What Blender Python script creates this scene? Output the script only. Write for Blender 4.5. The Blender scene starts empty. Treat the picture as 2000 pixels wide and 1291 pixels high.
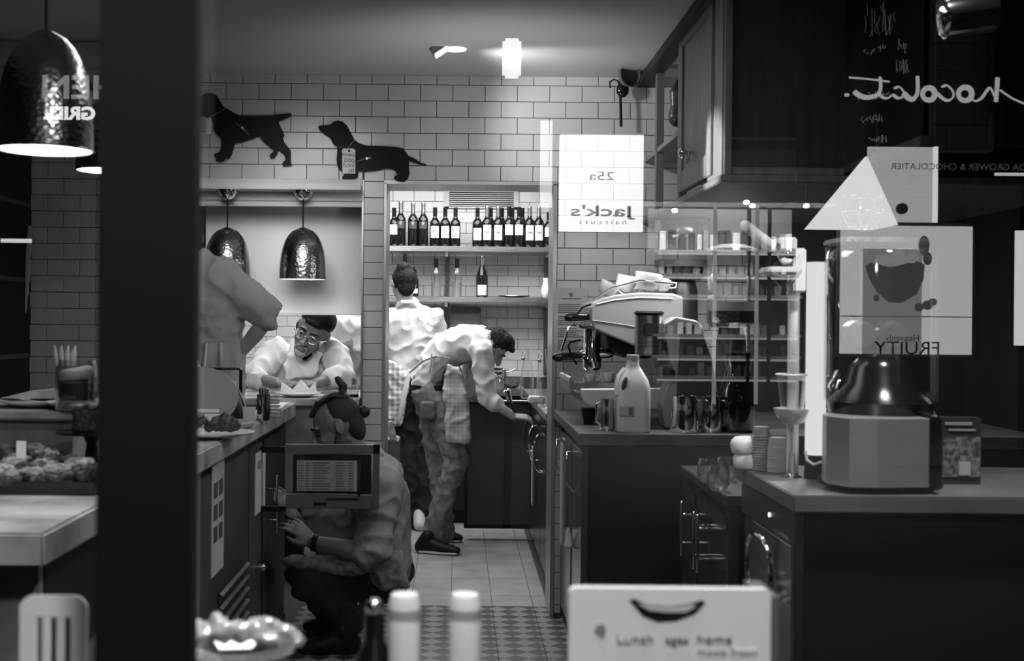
import bpy, bmesh, math, random
from mathutils import Vector, Matrix, Euler
random.seed(7)
S = bpy.context.scene
C = S.collection
V = Vector
PI = math.pi
F = 2400.0; CX = 895.0; CY = 622.0; CZ = 1.4; TH = math.radians(0.53)

# ---------------------------------------------------------------- camera
cd = bpy.data.cameras.new('camera'); cam = bpy.data.objects.new('camera', cd); C.objects.link(cam)
cd.sensor_width = 36; cd.lens = F * 36 / 2000
cd.shift_x = (1000 - CX) / 2000; cd.shift_y = (CY - 645.5) / 2000
cam.matrix_world = Matrix.Translation((0, 0, CZ)) @ Matrix.Rotation(PI / 2, 4, 'X') @ Matrix.Rotation(TH, 4, 'Z')
cd.clip_start = 0.05; cd.clip_end = 100
cd.dof.use_dof = True; cd.dof.focus_distance = 6.2; cd.dof.aperture_fstop = 5.0
S.camera = cam
S.view_settings.view_transform = 'Standard'; S.view_settings.look = 'None'
S.view_settings.gamma = 1.0; S.view_settings.use_curve_mapping = False
S.view_settings.exposure = 1.2
w = bpy.data.worlds.new('night'); S.world = w; w.use_nodes = True
w.node_tree.nodes['Background'].inputs[0].default_value = (.5, .5, .5, 1)
w.node_tree.nodes['Background'].inputs[1].default_value = 0.004
S.cycles.max_bounces = 8; S.cycles.transparent_max_bounces = 16
S.cycles.caustics_reflective = False; S.cycles.caustics_refractive = False
S.cycles.sample_clamp_indirect = 4.0

def light(name, kind, loc, power, size=.3, target=None, size_y=None, spot=60, blend=.5):
    l = bpy.data.lights.new(name, kind); o = bpy.data.objects.new(name, l); C.objects.link(o)
    o.location = loc; l.energy = power
    if kind == 'AREA':
        l.size = size
        if size_y: l.shape = 'RECTANGLE'; l.size_y = size_y
    else:
        l.shadow_soft_size = size
    if kind == 'SPOT': l.spot_size = math.radians(spot); l.spot_blend = blend
    if target is not None:
        o.rotation_euler = (V(target) - V(loc)).to_track_quat('-Z', 'Y').to_euler()
    return o

# kitchen beyond the tiled wall
light('kitchen_ceiling_light', 'AREA', (-.1, 7.7, 2.42), 40, 1.4, size_y=1.4)
light('pass_light', 'AREA', (-.8, 6.35, 2.3), 7, .7, target=(-.75, 6.5, 1.0), size_y=.3)
light('hatch_panel_fill', 'SPOT', (-.70, 4.5, 2.2), 52, .35, target=(-.84, 6.02, 1.72), spot=32, blend=.7)  # added spot on the dining side, brightens the hatch panel
# dining side
light('room_fill', 'AREA', (-.3, 3.6, 2.48), 7, 1.4, target=(-.3, 3.7, 0), size_y=.6)  # added soft fill for the whole room
light('ceiling_spot_lamp', 'SPOT', (.02, 5.14, 2.44), 14, .04, target=(.9, 5.75, 2.2), spot=100, blend=.8)
light('ceiling_wash_fill', 'SPOT', (.1, 4.7, 1.7), 9, .1, target=(.1, 5.4, 2.54), spot=130, blend=1)  # added spot in mid-air, brightens the ceiling from below
light('pastry_fill', 'SPOT', (-.95, 1.9, 2.3), 44, .05, target=(-.98, 2.45, 1.0), spot=44, blend=.9)  # added spot, brightens the near marble and the cakes
light('under_cupboard_light', 'AREA', (1.0, 4.75, 1.85), 9, .9, size_y=.2)
light('cupboard_door_fill', 'SPOT', (.12, 4.35, 2.05), 48, .02, target=(.87, 4.18, 1.96), spot=26, blend=.7)  # added spot over the aisle, brightens the cupboard door
light('near_counter_fill', 'SPOT', (1.15, 2.68, 2.5), 75, .06, target=(1.2, 3.12, 1.0), spot=62, blend=.8)  # added spot, brightens the juicer and press on the near counter
light('display_front_fill', 'SPOT', (.0, .35, 2.75), 120, .06, target=(-.1, 1.42, 1.02), spot=39, blend=.4)  # added spot outside the pane, brightens the window display
# display table in the window
light('window_display_light', 'AREA', (.1, 1.34, 2.35), 9, .16, target=(.1, 1.44, .95), size_y=.16)

# ---------------------------------------------------------------- helpers
def P(px, py, Y):
    dx, dy = px - CX, py - CY
    c, s = math.cos(TH), math.sin(TH)
    return V(((dx * c + dy * s) * Y / F, Y, CZ - (-dx * s + dy * c) * Y / F))

def M(name, g, rough=.5, metal=0.0, emit=0.0, noise=None, bump=None, coat=0, vor=None, alpha=None, trans=0):
    m = bpy.data.materials.new(name); m.use_nodes = True; nt = m.node_tree; b = nt.nodes['Principled BSDF']
    b.inputs['Base Color'].default_value = (g, g, g, 1); b.inputs['Roughness'].default_value = rough
    b.inputs['Metallic'].default_value = metal; b.inputs['Coat Weight'].default_value = coat
    if trans: b.inputs['Transmission Weight'].default_value = trans
    if emit:
        b.inputs['Emission Color'].default_value = (1, 1, 1, 1); b.inputs['Emission Strength'].default_value = emit
    gp = nt.nodes.new('ShaderNodeNewGeometry')
    tc = nt.nodes.new('ShaderNodeTexCoord')
    if noise:   # (scale, low, high, detail[, stretch])
        n = nt.nodes.new('ShaderNodeTexNoise'); n.inputs['Scale'].default_value = noise[0]; n.inputs['Detail'].default_value = noise[3]
        mp = nt.nodes.new('ShaderNodeMapping'); mp.inputs['Scale'].default_value = noise[4] if len(noise) > 4 else (1, 1, 1)
        nt.links.new(gp.outputs['Position'], mp.inputs['Vector']); nt.links.new(mp.outputs[0], n.inputs['Vector'])
        r = nt.nodes.new('ShaderNodeValToRGB'); r.color_ramp.elements[0].position = .35; r.color_ramp.elements[1].position = .68
        a, h = noise[1], noise[2]
        r.color_ramp.elements[0].color = (a, a, a, 1); r.color_ramp.elements[1].color = (h, h, h, 1)
        nt.links.new(n.outputs['Fac'], r.inputs[0]); nt.links.new(r.outputs[0], b.inputs['Base Color'])
    if bump:    # (scale, strength)
        n = nt.nodes.new('ShaderNodeTexNoise'); n.inputs['Scale'].default_value = bump[0]; n.inputs['Detail'].default_value = 3
        bp = nt.nodes.new('ShaderNodeBump'); bp.inputs['Strength'].default_value = bump[1]; bp.inputs['Distance'].default_value = .01
        nt.links.new(gp.outputs['Position'], n.inputs['Vector']); nt.links.new(n.outputs['Fac'], bp.inputs['Height'])
        nt.links.new(bp.outputs[0], b.inputs['Normal'])
    if vor:     # hammered metal dimples
        n = nt.nodes.new('ShaderNodeTexVoronoi'); n.inputs['Scale'].default_value = vor[0]
        bp = nt.nodes.new('ShaderNodeBump'); bp.inputs['Strength'].default_value = vor[1]; bp.inputs['Distance'].default_value = .01
        nt.links.new(gp.outputs['Position'], n.inputs['Vector']); nt.links.new(n.outputs['Distance'], bp.inputs['Height'])
        nt.links.new(bp.outputs[0], b.inputs['Normal'])
    return m

def clear(name, fac=.12, rough=.02, tint=.95):
    """thin clear glass: mostly see-through with a share of mirror reflection"""
    m = bpy.data.materials.new(name); m.use_nodes = True; nt = m.node_tree; nt.nodes.clear()
    o = nt.nodes.new('ShaderNodeOutputMaterial'); mx = nt.nodes.new('ShaderNodeMixShader')
    t = nt.nodes.new('ShaderNodeBsdfTransparent'); g = nt.nodes.new('ShaderNodeBsdfGlossy')
    t.inputs[0].default_value = (tint, tint, tint, 1); g.inputs[0].default_value = (1, 1, 1, 1); g.inputs['Roughness'].default_value = rough
    if fac < 0:
        lw = nt.nodes.new('ShaderNodeLayerWeight'); lw.inputs[0].default_value = -fac
        nt.links.new(lw.outputs['Facing'], mx.inputs[0])
    else:
        mx.inputs[0].default_value = fac
    nt.links.new(t.outputs[0], mx.inputs[1]); nt.links.new(g.outputs[0], mx.inputs[2]); nt.links.new(mx.outputs[0], o.inputs[0])
    return m

def glow(name, e, noise=None):
    m = bpy.data.materials.new(name); m.use_nodes = True; nt = m.node_tree; nt.nodes.clear()
    o = nt.nodes.new('ShaderNodeOutputMaterial'); em = nt.nodes.new('ShaderNodeEmission'); em.inputs[1].default_value = e
    em.inputs[0].default_value = (1, 1, 1, 1); nt.links.new(em.outputs[0], o.inputs[0]); return m

def diamond_mat():
    m = M('encaustic diamonds', .4, .45); nt = m.node_tree; b = nt.nodes['Principled BSDF']
    gp = nt.nodes.new('ShaderNodeNewGeometry'); mp = nt.nodes.new('ShaderNodeMapping')
    mp.inputs['Rotation'].default_value = (0, 0, PI / 4); mp.inputs['Scale'].default_value = (14, 14, 0)
    mp.inputs['Location'].default_value = (0, 0, .5)
    ck = nt.nodes.new('ShaderNodeTexChecker'); ck.inputs['Scale'].default_value = 1.0
    ck.inputs[1].default_value = (.22, .22, .22, 1); ck.inputs[2].default_value = (.03, .03, .03, 1)
    nt.links.new(gp.outputs['Position'], mp.inputs[0]); nt.links.new(mp.outputs[0], ck.inputs[0])
    nt.links.new(ck.outputs[0], b.inputs['Base Color']); return m

def check_mat(name, a, h, sc):
    """gingham cloth: two crossed stripe waves"""
    m = M(name, .5, .9); nt = m.node_tree; b = nt.nodes['Principled BSDF']
    gp = nt.nodes.new('ShaderNodeNewGeometry'); sx = nt.nodes.new('ShaderNodeSeparateXYZ'); nt.links.new(gp.outputs['Position'], sx.inputs[0])
    def stripe(sock, k=1):
        mu = nt.nodes.new('ShaderNodeMath'); mu.operation = 'MULTIPLY'; mu.inputs[1].default_value = sc * k; nt.links.new(sock, mu.inputs[0])
        si = nt.nodes.new('ShaderNodeMath'); si.operation = 'SINE'; nt.links.new(mu.outputs[0], si.inputs[0])
        g = nt.nodes.new('ShaderNodeMath'); g.operation = 'GREATER_THAN'; g.inputs[1].default_value = 0; nt.links.new(si.outputs[0], g.inputs[0]); return g.outputs[0]
    ad = nt.nodes.new('ShaderNodeMath'); ad.operation = 'ADD'
    nt.links.new(stripe(sx.outputs[0]), ad.inputs[0]); nt.links.new(stripe(sx.outputs[2]), ad.inputs[1])
    dv = nt.nodes.new('ShaderNodeMapRange'); dv.inputs['From Max'].default_value = 2; dv.inputs['To Min'].default_value = h; dv.inputs['To Max'].default_value = a
    nt.links.new(ad.outputs[0], dv.inputs['Value']); nt.links.new(dv.outputs[0], b.inputs['Base Color']); return m

class MB:
    """collects shapes into one mesh"""
    def __init__(s): s.b = bmesh.new()
    def poly(s, pts): return s.b.faces.new([s.b.verts.new(p) for p in pts])
    def box(s, x0, x1, y0, y1, z0, z1, bev=0, rot=None, piv=None):
        vs = [V((x, y, z)) for x in (x0, x1) for y in (y0, y1) for z in (z0, z1)]
        if rot is not None:
            c = V(piv) if piv is not None else V(((x0 + x1) / 2, (y0 + y1) / 2, (z0 + z1) / 2))
            R = Euler(rot).to_matrix(); vs = [c + R @ (v - c) for v in vs]
        q = [s.b.verts.new(v) for v in vs]
        fs = [s.b.faces.new([q[i] for i in f]) for f in ((0, 1, 3, 2), (4, 6, 7, 5), (0, 4, 5, 1), (2, 3, 7, 6), (0, 2, 6, 4), (1, 5, 7, 3))]
        if bev:
            es = {e for f in fs for e in f.edges}
            bmesh.ops.bevel(s.b, geom=list(es), offset=bev, segments=2, affect='EDGES', clamp_overlap=True)
        return s
    def rings(s, rs, cap=True, closed=False):
        q = [[s.b.verts.new(p) for p in r] for r in rs]; n = len(q[0])
        for i in range(len(q) - (0 if closed else 1)):
            a, c = q[i], q[(i + 1) % len(q)]
            for j in range(n):
                s.b.faces.new((a[j], a[(j + 1) % n], c[(j + 1) % n], c[j]))
        if cap and not closed:
            s.b.faces.new(q[0][::-1]); s.b.faces.new(q[-1])
        return s
    def lathe(s, prof, c, n=24, axis='Z', cap=True, R=None):
        """profile of (radius, height) from the base c upwards"""
        c = V(c); rs = []
        if R is None: R = Matrix.Identity(3) if axis == 'Z' else (Euler((PI / 2, 0, 0)).to_matrix() if axis == 'Y' else Euler((0, PI / 2, 0)).to_matrix())
        for r, h in prof:
            r = max(r, 1e-4)
            rs.append([c + R @ V((r * math.cos(2 * PI * k / n), r * math.sin(2 * PI * k / n), h)) for k in range(n)])
        return s.rings(rs, cap)
    def cyl(s, a, b, r0, r1=None, n=16):
        a, b = V(a), V(b); r1 = r0 if r1 is None else r1; d = b - a
        R = d.to_track_quat('Z', 'Y').to_matrix()
        return s.lathe([(r0, 0), (r1, d.length)], a, n, R=R)
    def limb(s, pts, rad, n=14, flat=1.0, side=None, round_=True):
        pts = [V(p) for p in pts]; rs = []; k = len(pts); prev = None
        if not hasattr(rad, '__len__'): rad = [rad] * k
        fl = flat if hasattr(flat, '__len__') else [flat] * k
        tans = []
        for i in range(k):
            t = (pts[min(i + 1, k - 1)] - pts[max(i - 1, 0)]).normalized(); tans.append(t)
        sd = V(side) if side is not None else (tans[0].cross(V((.13, .31, .94))) if abs(tans[0].dot(V((.13, .31, .94)))) < .95 else tans[0].cross(V((1, 0, 0))))
        def ring(c, t, r, f):
            nonlocal sd
            u = (sd - t * sd.dot(t)).normalized(); sd = u if side is None else sd
            v = t.cross(u)
            return [c + u * r * math.cos(2 * PI * j / n) + v * r * f * math.sin(2 * PI * j / n) for j in range(n)]
        if round_:
            for a in (80, 55, 30):
                a = math.radians(a); rs.append(ring(pts[0] - tans[0] * rad[0] * math.sin(a) * min(fl[0], 1), tans[0], rad[0] * math.cos(a), fl[0]))
        for i in range(k): rs.append(ring(pts[i], tans[i], rad[i], fl[i]))
        if round_:
            for a in (30, 55, 80):
                a = math.radians(a); rs.append(ring(pts[-1] + tans[-1] * rad[-1] * math.sin(a) * min(fl[-1], 1), tans[-1], rad[-1] * math.cos(a), fl[-1]))
        return s.rings(rs)
    def tube(s, pts, r, n=8, closed=False): 
        if closed:
            pts = [V(p) for p in pts]; k = len(pts); rs = []; up = None
            nrm = (pts[1] - pts[0]).cross(pts[k // 3] - pts[0]).normalized()
            for i in range(k):
                t = (pts[(i + 1) % k] - pts[i - 1]).normalized(); u = nrm; v = t.cross(u).normalized()
                rs.append([pts[i] + u * r * math.cos(2 * PI * j / n) + v * r * math.sin(2 * PI * j / n) for j in range(n)])
            return s.rings(rs, closed=True)
        return s.limb(pts, r, n, round_=False)
    def ell(s, c, r, R=None, n=16, m=10):
        c = V(c); R = R or Matrix.Identity(3); rs = []
        if not hasattr(r, '__len__'): r = (r, r, r)
        for i in range(m + 1):
            a = -PI / 2 + PI * (i + .12) / (m + .24)
            rs.append([c + R @ V((r[0] * math.cos(a) * math.cos(2 * PI * j / n), r[1] * math.cos(a) * math.sin(2 * PI * j / n), r[2] * math.sin(a))) for j in range(n)])
        return s.rings(rs)
    def prism(s, pts, d):
        """closed outline pts extruded by vector d"""
        pts = [V(p) for p in pts]; d = V(d)
        return s.rings([pts, [p + d for p in pts]])
    def prismpx(s, pp, Y0, Y1): return s.prism([P(x, y, Y0) for x, y in pp], (0, Y1 - Y0, 0))

BASE = {}
def tag(o, label=None, cat=None, group=None, kind=None):
    if label: o['label'] = label
    if cat: o['category'] = cat
    if group: o['group'] = group
    if kind: o['kind'] = kind
    return o
def thing(name, label, cat, loc=(0, 0, 0), group=None):
    o = bpy.data.objects.new(name, None); C.objects.link(o); o.location = loc; o.empty_display_size = .05
    BASE[o.name] = V(loc); return tag(o, label, cat, group)
def part(name, mb, mat, parent=None, smooth=True, label=None, kind=None, ang=38, vox=None, disp=None, sm=4, subs=0):
    me = bpy.data.meshes.new(name); b = mb.b
    bmesh.ops.recalc_face_normals(b, faces=b.faces[:])
    base = BASE.get(parent.name, V((0, 0, 0))) if parent else None
    if parent:
        for v in b.verts: v.co -= base
        loc = V((0, 0, 0))
    else:
        xs = [v.co for v in b.verts]
        loc = V((sum(v.x for v in xs) / len(xs), sum(v.y for v in xs) / len(xs), min(v.z for v in xs)))
        for v in b.verts: v.co -= loc
    b.to_mesh(me); b.free()
    if smooth:
        me.polygons.foreach_set('use_smooth', [True] * len(me.polygons))
        if vox is None: me.set_sharp_from_angle(angle=math.radians(ang))
    me.materials.append(mat)
    o = bpy.data.objects.new(name, me); C.objects.link(o); o.location = loc
    if parent: o.parent = parent
    BASE[o.name] = base if parent else loc
    if vox:
        r = o.modifiers.new('r', 'REMESH'); r.mode = 'VOXEL'; r.voxel_size = vox; r.use_smooth_shade = True
        sm_ = o.modifiers.new('s', 'SMOOTH'); sm_.factor = .5; sm_.iterations = sm
        if disp:
            t = bpy.data.textures.new(name + '_folds', 'MUSGRAVE' if len(disp) > 2 else 'CLOUDS'); t.noise_scale = disp[0]
            if len(disp) > 2: t.musgrave_type = 'RIDGED_MULTIFRACTAL'; t.octaves = 1.6; t.lacunarity = 2.1
            else: t.noise_depth = 2
            d = o.modifiers.new('d', 'DISPLACE'); d.texture = t; d.strength = disp[1]; d.mid_level = .38 if len(disp) > 2 else .5; d.texture_coords = 'GLOBAL'
    if subs:
        r = o.modifiers.new('s', 'SUBSURF'); r.levels = subs; r.render_levels = subs
    if label: o['label'] = label
    if kind: o['kind'] = kind
    return o
def solo(name, mb, mat, label, cat, group=None, **k): return tag(part(name, mb, mat, **k), label, cat, group)
def struct(name, mb, mat, **k): k.setdefault('smooth', False); return part(name, mb, mat, kind='structure', **k)
def kids(o): return [x for x in bpy.data.objects if x.parent == o]
def dup(root, shift, label=None, group=None):
    def cp(o, par):
        c = o.copy(); C.objects.link(c); BASE[c.name] = BASE.get(o.name, V((0, 0, 0)))
        if par: c.parent = par
        for ch in kids(o): cp(ch, c)
        return c
    r = cp(root, None); r.location = root.location + V(shift)
    if label: r['label'] = label
    if group: r['group'] = group
    return r
def text(name, s, size, mat, parent, loc, rot=(PI / 2, 0, 0), align='CENTER', ext=.001, sx=1.0, spacing=1.0, label=None, bold=0, mirror=False):
    cu = bpy.data.curves.new(name, 'FONT'); cu.body = s; cu.size = size; cu.align_x = align; cu.extrude = ext; cu.space_character = spacing; cu.resolution_u = 3
    cu.offset = bold
    t = bpy.data.objects.new(name + '_tmp', cu); C.objects.link(t)
    me = bpy.data.meshes.new_from_object(t.evaluated_get(bpy.context.evaluated_depsgraph_get()))
    bpy.data.objects.remove(t)
    R = Matrix.Translation(V(loc)) @ Euler(rot).to_matrix().to_4x4() @ Matrix.Diagonal((sx, 1, 1, 1))
    me.transform(R)
    if parent: me.transform(Matrix.Translation(-BASE[parent.name]))
    me.materials.clear(); me.materials.append(mat)
    o = bpy.data.objects.new(name, me); C.objects.link(o)
    if parent: o.parent = parent; BASE[o.name] = BASE[parent.name]
    if label: o['label'] = label
    return o

# ---------------------------------------------------------------- materials
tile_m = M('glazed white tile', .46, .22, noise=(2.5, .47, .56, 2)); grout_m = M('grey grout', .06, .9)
paint_m = M('ceiling paint', .55, .8, noise=(.9, .5, .58, 3)); dark_m = M('dark paint', .02, .5)
black_m = M('black', .008, .45); blackg_m = M('black gloss', .01, .12); steel_m = M('brushed steel', .55, .28, 1, noise=(9, .42, .62, 3, (1, 1, 12)))
steelr_m = M('soft steel', .4, .27, 1); chrome_m = M('chrome', .75, .08, 1); hammer_m = M('hammered metal', .33, .25, 1, vor=(80, .14))
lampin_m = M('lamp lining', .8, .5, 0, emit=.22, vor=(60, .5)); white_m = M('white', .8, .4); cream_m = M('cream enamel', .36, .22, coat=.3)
top_m = M('worktop steel', .2, .33, .4, noise=(4, .15, .24, 3)); paper_m = M('paper', .75, .8); cloth_m = M('white cotton', .62, .9, bump=(70, .25)); cloth2_m = M('light grey cotton', .3, .9, bump=(60, .3))
shirt_m = M('grey shirt cotton', .42, .9, bump=(60, .3)); denim_m = M('washed denim', .19, .9, noise=(28, .13, .26, 4)); blackcl_m = M('black cloth', .012, .95)
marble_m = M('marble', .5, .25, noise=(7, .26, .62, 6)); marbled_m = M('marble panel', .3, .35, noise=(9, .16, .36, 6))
wood_m = M('pale painted wood', .2, .45, noise=(5, .15, .22, 3, (6, 6, .6))); skin_m = M('skin', .33, .5, bump=(120, .1)); skind_m = M('tanned skin', .17, .5)
hair_m = M('dark hair', .012, .7, noise=(60, .004, .016, 3)); glass_m = clear('clear glass', -.28); wglass_m = clear('window glass', .14, 0.0, .93)
wine_m = M('dark bottle glass', .006, .06); labelw_m = M('cream label', .7, .7); ink_m = M('ink', .03, .7); inkg_m = M('grey ink', .25, .7)
porc_m = M('white china', .82, .15, coat=.4); choc_m = M('chocolate', .03, .5, noise=(60, .015, .07, 5), bump=(60, .8)); crumb_m = M('crumble topping', .3, .7, noise=(50, .04, .4, 5), bump=(50, 1))
lam_m = M('dark laminate', .012, .25); floor_m = M('plain floor tile', .3, .5, noise=(6, .24, .34, 4)); diam_m = diamond_mat()
check_m = check_mat('gingham', .28, .75, 190); plast_m = M('milky plastic', .72, .35); brush_m = M('grey metal casting', .25, .3, .7)

for m_, s_ in ((black_m, .12), (dark_m, .2), (lam_m, .3), (hair_m, .2)): m_.node_tree.nodes['Principled BSDF'].inputs['Specular IOR Level'].default_value = s_
# ---------------------------------------------------------------- the room
WY = 5.78   # tiled wall
KY = 8.9    # far kitchen wall
OPX0, OPX1, OPZ = -.345, .446, 2.035    # doorway
PAX0, PAX1, PAZ0, PAZ1 = -1.245, -.455, 1.02, 2.035   # serving hatch

def tiles(parent, X0, X1, Z0, Z1, Y, jx, jz, mat=tile_m, pitch=.152, course=.0762, gap=.0028, th=.007, plane='Y', cap=300, name='tile', stack=False):
    """running-bond tiles as single pieces on the plane Y, clipped to the rectangle"""
    cache = {}; n = 0
    k0 = math.floor((Z0 - jz) / course) - 1; k1 = math.ceil((Z1 - jz) / course) + 1
    for k in range(k0, k1):
        z0 = max(jz + k * course + gap / 2, Z0); z1 = min(jz + (k + 1) * course - gap / 2, Z1)
        if z1 - z0 < .008: continue
        off = jx if (k % 2 or stack) else jx + pitch / 2
        i0 = math.floor((X0 - off) / pitch) - 1; i1 = math.ceil((X1 - off) / pitch) + 1
        for i in range(i0, i1):
            x0 = max(off + i * pitch + gap / 2, X0); x1 = min(off + (i + 1) * pitch - gap / 2, X1)
            if x1 - x0 < .008: continue
            key = (round(x1 - x0, 4), round(z1 - z0, 4))
            if key not in cache:
                mb = MB(); a, c = key[0] / 2, key[1] / 2
                e = .0015
                if plane == 'Y':
                    mb.rings([[V((-a, 0, -c)), V((a, 0, -c)), V((a, 0, c)), V((-a, 0, c))], [V((-a, -th + e, -c)), V((a, -th + e, -c)), V((a, -th + e, c)), V((-a, -th + e, c))],
                              [V((-a + e, -th, -c + e)), V((a - e, -th, -c + e)), V((a - e, -th, c - e)), V((-a + e, -th, c - e))]])
                else:
                    mb.rings([[V((0, -a, -c)), V((0, a, -c)), V((0, a, c)), V((0, -a, c))], [V((th, -a, -c)), V((th, a, -c)), V((th, a, c)), V((th, -a, c))]])
                me = bpy.data.meshes.new(name); bmesh.ops.recalc_face_normals(mb.b, faces=mb.b.faces[:]); mb.b.to_mesh(me); mb.b.free(); me.materials.append(mat); cache[key] = me
            o = bpy.data.objects.new(name, cache[key]); C.objects.link(o); o.parent = parent
            p = V(((x0 + x1) / 2, Y, (z0 + z1) / 2)) if plane == 'Y' else V((Y, (x0 + x1) / 2, (z0 + z1) / 2))
            o.location = p - BASE[parent.name]
            o.rotation_euler = (random.uniform(-.006, .006), 0, random.uniform(-.006, .006)) if plane == 'Y' else (0, 0, 0)
            n += 1
    return n

JX, JZ = -1.175, 2.497 - .0762 * 31
mb = MB(); T = .28
for x0, x1, z0, z1 in ((-2.02, PAX0, 0, 2.54), (PAX0, PAX1, PAZ1, 2.54), (PAX1, OPX0, 0, 2.54), (OPX0, OPX1, OPZ, 2.54), (OPX1, 2.5, 0, 2.54)):
    mb.box(x0, x1, WY, WY + T, z0, z1)
wb = struct('wall_back', mb, grout_m)
n = 0
ZS = JZ + .0762 * 26
for x0, x1, z0, z1 in ((-2.02, 1.36, ZS, 2.54), (-2.02, PAX0 - .0, 1.0, ZS), (PAX0, PAX1, PAZ1 + .012, ZS), (OPX0 - .006, OPX1 + .014, OPZ + .012, ZS), (OPX1 + .016, 1.36, .93, ZS)):
    n += tiles(wb, x0, x1, z0, z1, WY, JX, JZ)
n += tiles(wb, PAX1 + .006, OPX0 - .008, .55, ZS, WY, PAX1 + .006, JZ, pitch=.2, stack=True) + tiles(wb, OPX1 + .014, OPX1 + .046, .02, .93, WY, OPX1 + .014, JZ, pitch=.1, stack=True)
print('front tiles', n)
# marble cladding below the hatch
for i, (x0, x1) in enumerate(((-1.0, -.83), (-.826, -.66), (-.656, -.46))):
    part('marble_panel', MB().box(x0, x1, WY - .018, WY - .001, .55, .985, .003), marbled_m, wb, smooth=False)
# far kitchen wall
mb = MB().box(-1.9, 1.9, KY, KY + .1, 0, 2.6); wk = struct('wall_far', mb, grout_m)
KX, KZ = -.328, 2.245 - .0762 * 29
ft_m = M('lit copy of glazed tile', .72, .2)  # same tile as in front; the kitchen's stronger light is put into its colour
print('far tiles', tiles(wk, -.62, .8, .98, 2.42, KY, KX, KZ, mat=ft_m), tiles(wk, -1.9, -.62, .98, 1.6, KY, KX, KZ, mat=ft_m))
struct('wall_left', MB().box(-2.1, -2.02, 1.2, 5.78, 0, 2.6), dark_m)
struct('wall_right', MB().box(2.5, 2.6, 1.2, 8.9, 0, 2.6), M('right wall paint', .008, .9))
struct('wall_kitchen_left', MB().box(-2.0, -1.9, 6.06, 8.9, 0, 2.6), M('kitchen wall paint', .5, .6))
wr = struct('wall_kitchen_right', MB().box(1.25, 1.35, 6.06, 8.9, 0, 2.6), M('kitchen side paint', .45, .6))
struct('ceiling', MB().box(-2.1, 2.6, 1.2, 6.06, 2.54, 2.62), paint_m)
struct('ceiling_kitchen', MB().box(-2.0, 1.35, 6.06, 9, 2.5, 2.6), paint_m)
# opening trims and jambs
trimw = M('white trim', .6, .4); trimg = M('grey metal trim', .4, .35, .8)
struct('trim_1', MB().box(OPX0 - .008, OPX0 + .004, WY - .014, WY + T, .0, OPZ, .001).box(OPX1 - .004, OPX1 + .014, WY - .014, WY + T, 0, OPZ, .001).box(OPX0 - .008, OPX1 + .014, WY - .014, WY + T, OPZ - .006, OPZ + .01), trimg)
mb = MB()
for k, (z0, z1, y) in enumerate(((2.012, 2.045, -.035), (1.985, 2.012, -.15), (1.945, 1.985, -.02), (1.92, 1.945, -.008))): mb.box(PAX0, PAX1 + .002, WY + y, WY + .03, z0, z1, .003)
struct('trim_2', mb, M('cream cornice', .55, .45))
struct('trim_3', MB().box(PAX1 - .002, PAX1 + .006, WY - .012, WY + T, PAZ0, 2.045).box(PAX0 - .006, PAX0, WY - .012, WY + T, PAZ0, 2.045), trimg)
mb = MB()
for z0, z1, y in ((2.44, 2.54, 5.1), (2.40, 2.45, 5.2), (2.33, 2.37, 5.3)): mb.box(-2.02, -1.25, y, WY - .01, z0, z1, .008)
struct('trim_4', mb, paint_m)
# dark opening at the far left of the tiled wall
struct('wall_side_left', MB().box(-2.02, -1.985, 3.0, WY, 0, 1.0), dark_m)

# floors
fl = struct('floor', MB().box(-2.1, 2.6, 1.2, 9, -.1, 0), grout_m)
def slabs(name, X0, X1, Y0, Y1, px, py, ox, oy, mat):
    cache = {}
    for i in range(math.floor((X0 - ox) / px), math.ceil((X1 - ox) / px)):
        for j in range(math.floor((Y0 - oy) / py), math.ceil((Y1 - oy) / py)):
            x0, x1 = max(ox + i * px, X0) + .0015, min(ox + (i + 1) * px, X1) - .0015
            y0, y1 = max(oy + j * py, Y0) + .0015, min(oy + (j + 1) * py, Y1) - .0015
            if x1 - x0 < .01 or y1 - y0 < .01: continue
            key = (round(x1 - x0, 3), round(y1 - y0, 3))
            if key not in cache:
                mb = MB().box(-key[0] / 2, key[0] / 2, -key[1] / 2, key[1] / 2, 0, .004); me = bpy.data.meshes.new(name)
                bmesh.ops.recalc_face_normals(mb.b, faces=mb.b.faces[:]); mb.b.to_mesh(me); mb.b.free(); me.materials.append(mat); cache[key] = me
            o = bpy.data.objects.new(name, cache[key]); C.objects.link(o); o.parent = fl
            o.location = V(((x0 + x1) / 2, (y0 + y1) / 2, 0)) - BASE[fl.name] + V((0, 0, 0))
            if name == 'floor_tile': o.rotation_euler.x = random.uniform(-.001, .001)
slabs('floor_tile', -.62, .45, 5.97, 8.5, .2, .4, .178, 7.8, floor_m)
slabs('patterned_tile', -.75, .82, 4.3, 5.97, .2, .2, .178, 5.97, diam_m)
slabs('patterned_tile', .42, 1.3, 3.0, 4.3, .2, .2, .178, 5.97, diam_m)

# ---------------------------------------------------------------- shop window
Yp = 1.2
mb = MB().box(-.341, -.2494, 1.16, 1.19, 0, 3.0, .002).box(-3, 3, 1.1, 1.3, -.1, .25).box(-3, 3, 1.1, 1.22, 2.75, 3.0)
w1 = struct('window_1', mb,  M('black painted frame', .003, .9))
w1.data.materials[0].node_tree.nodes['Principled BSDF'].inputs['Specular IOR Level'].default_value = .1
part('glass_pane', MB().box(-.2494, 3, Yp, Yp + .006, .25, 2.75), wglass_m, w1, smooth=False)
part('glass_pane', MB().box(-3, -.341, Yp, Yp + .006, .25, 2.75), wglass_m, w1, smooth=False)

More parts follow.
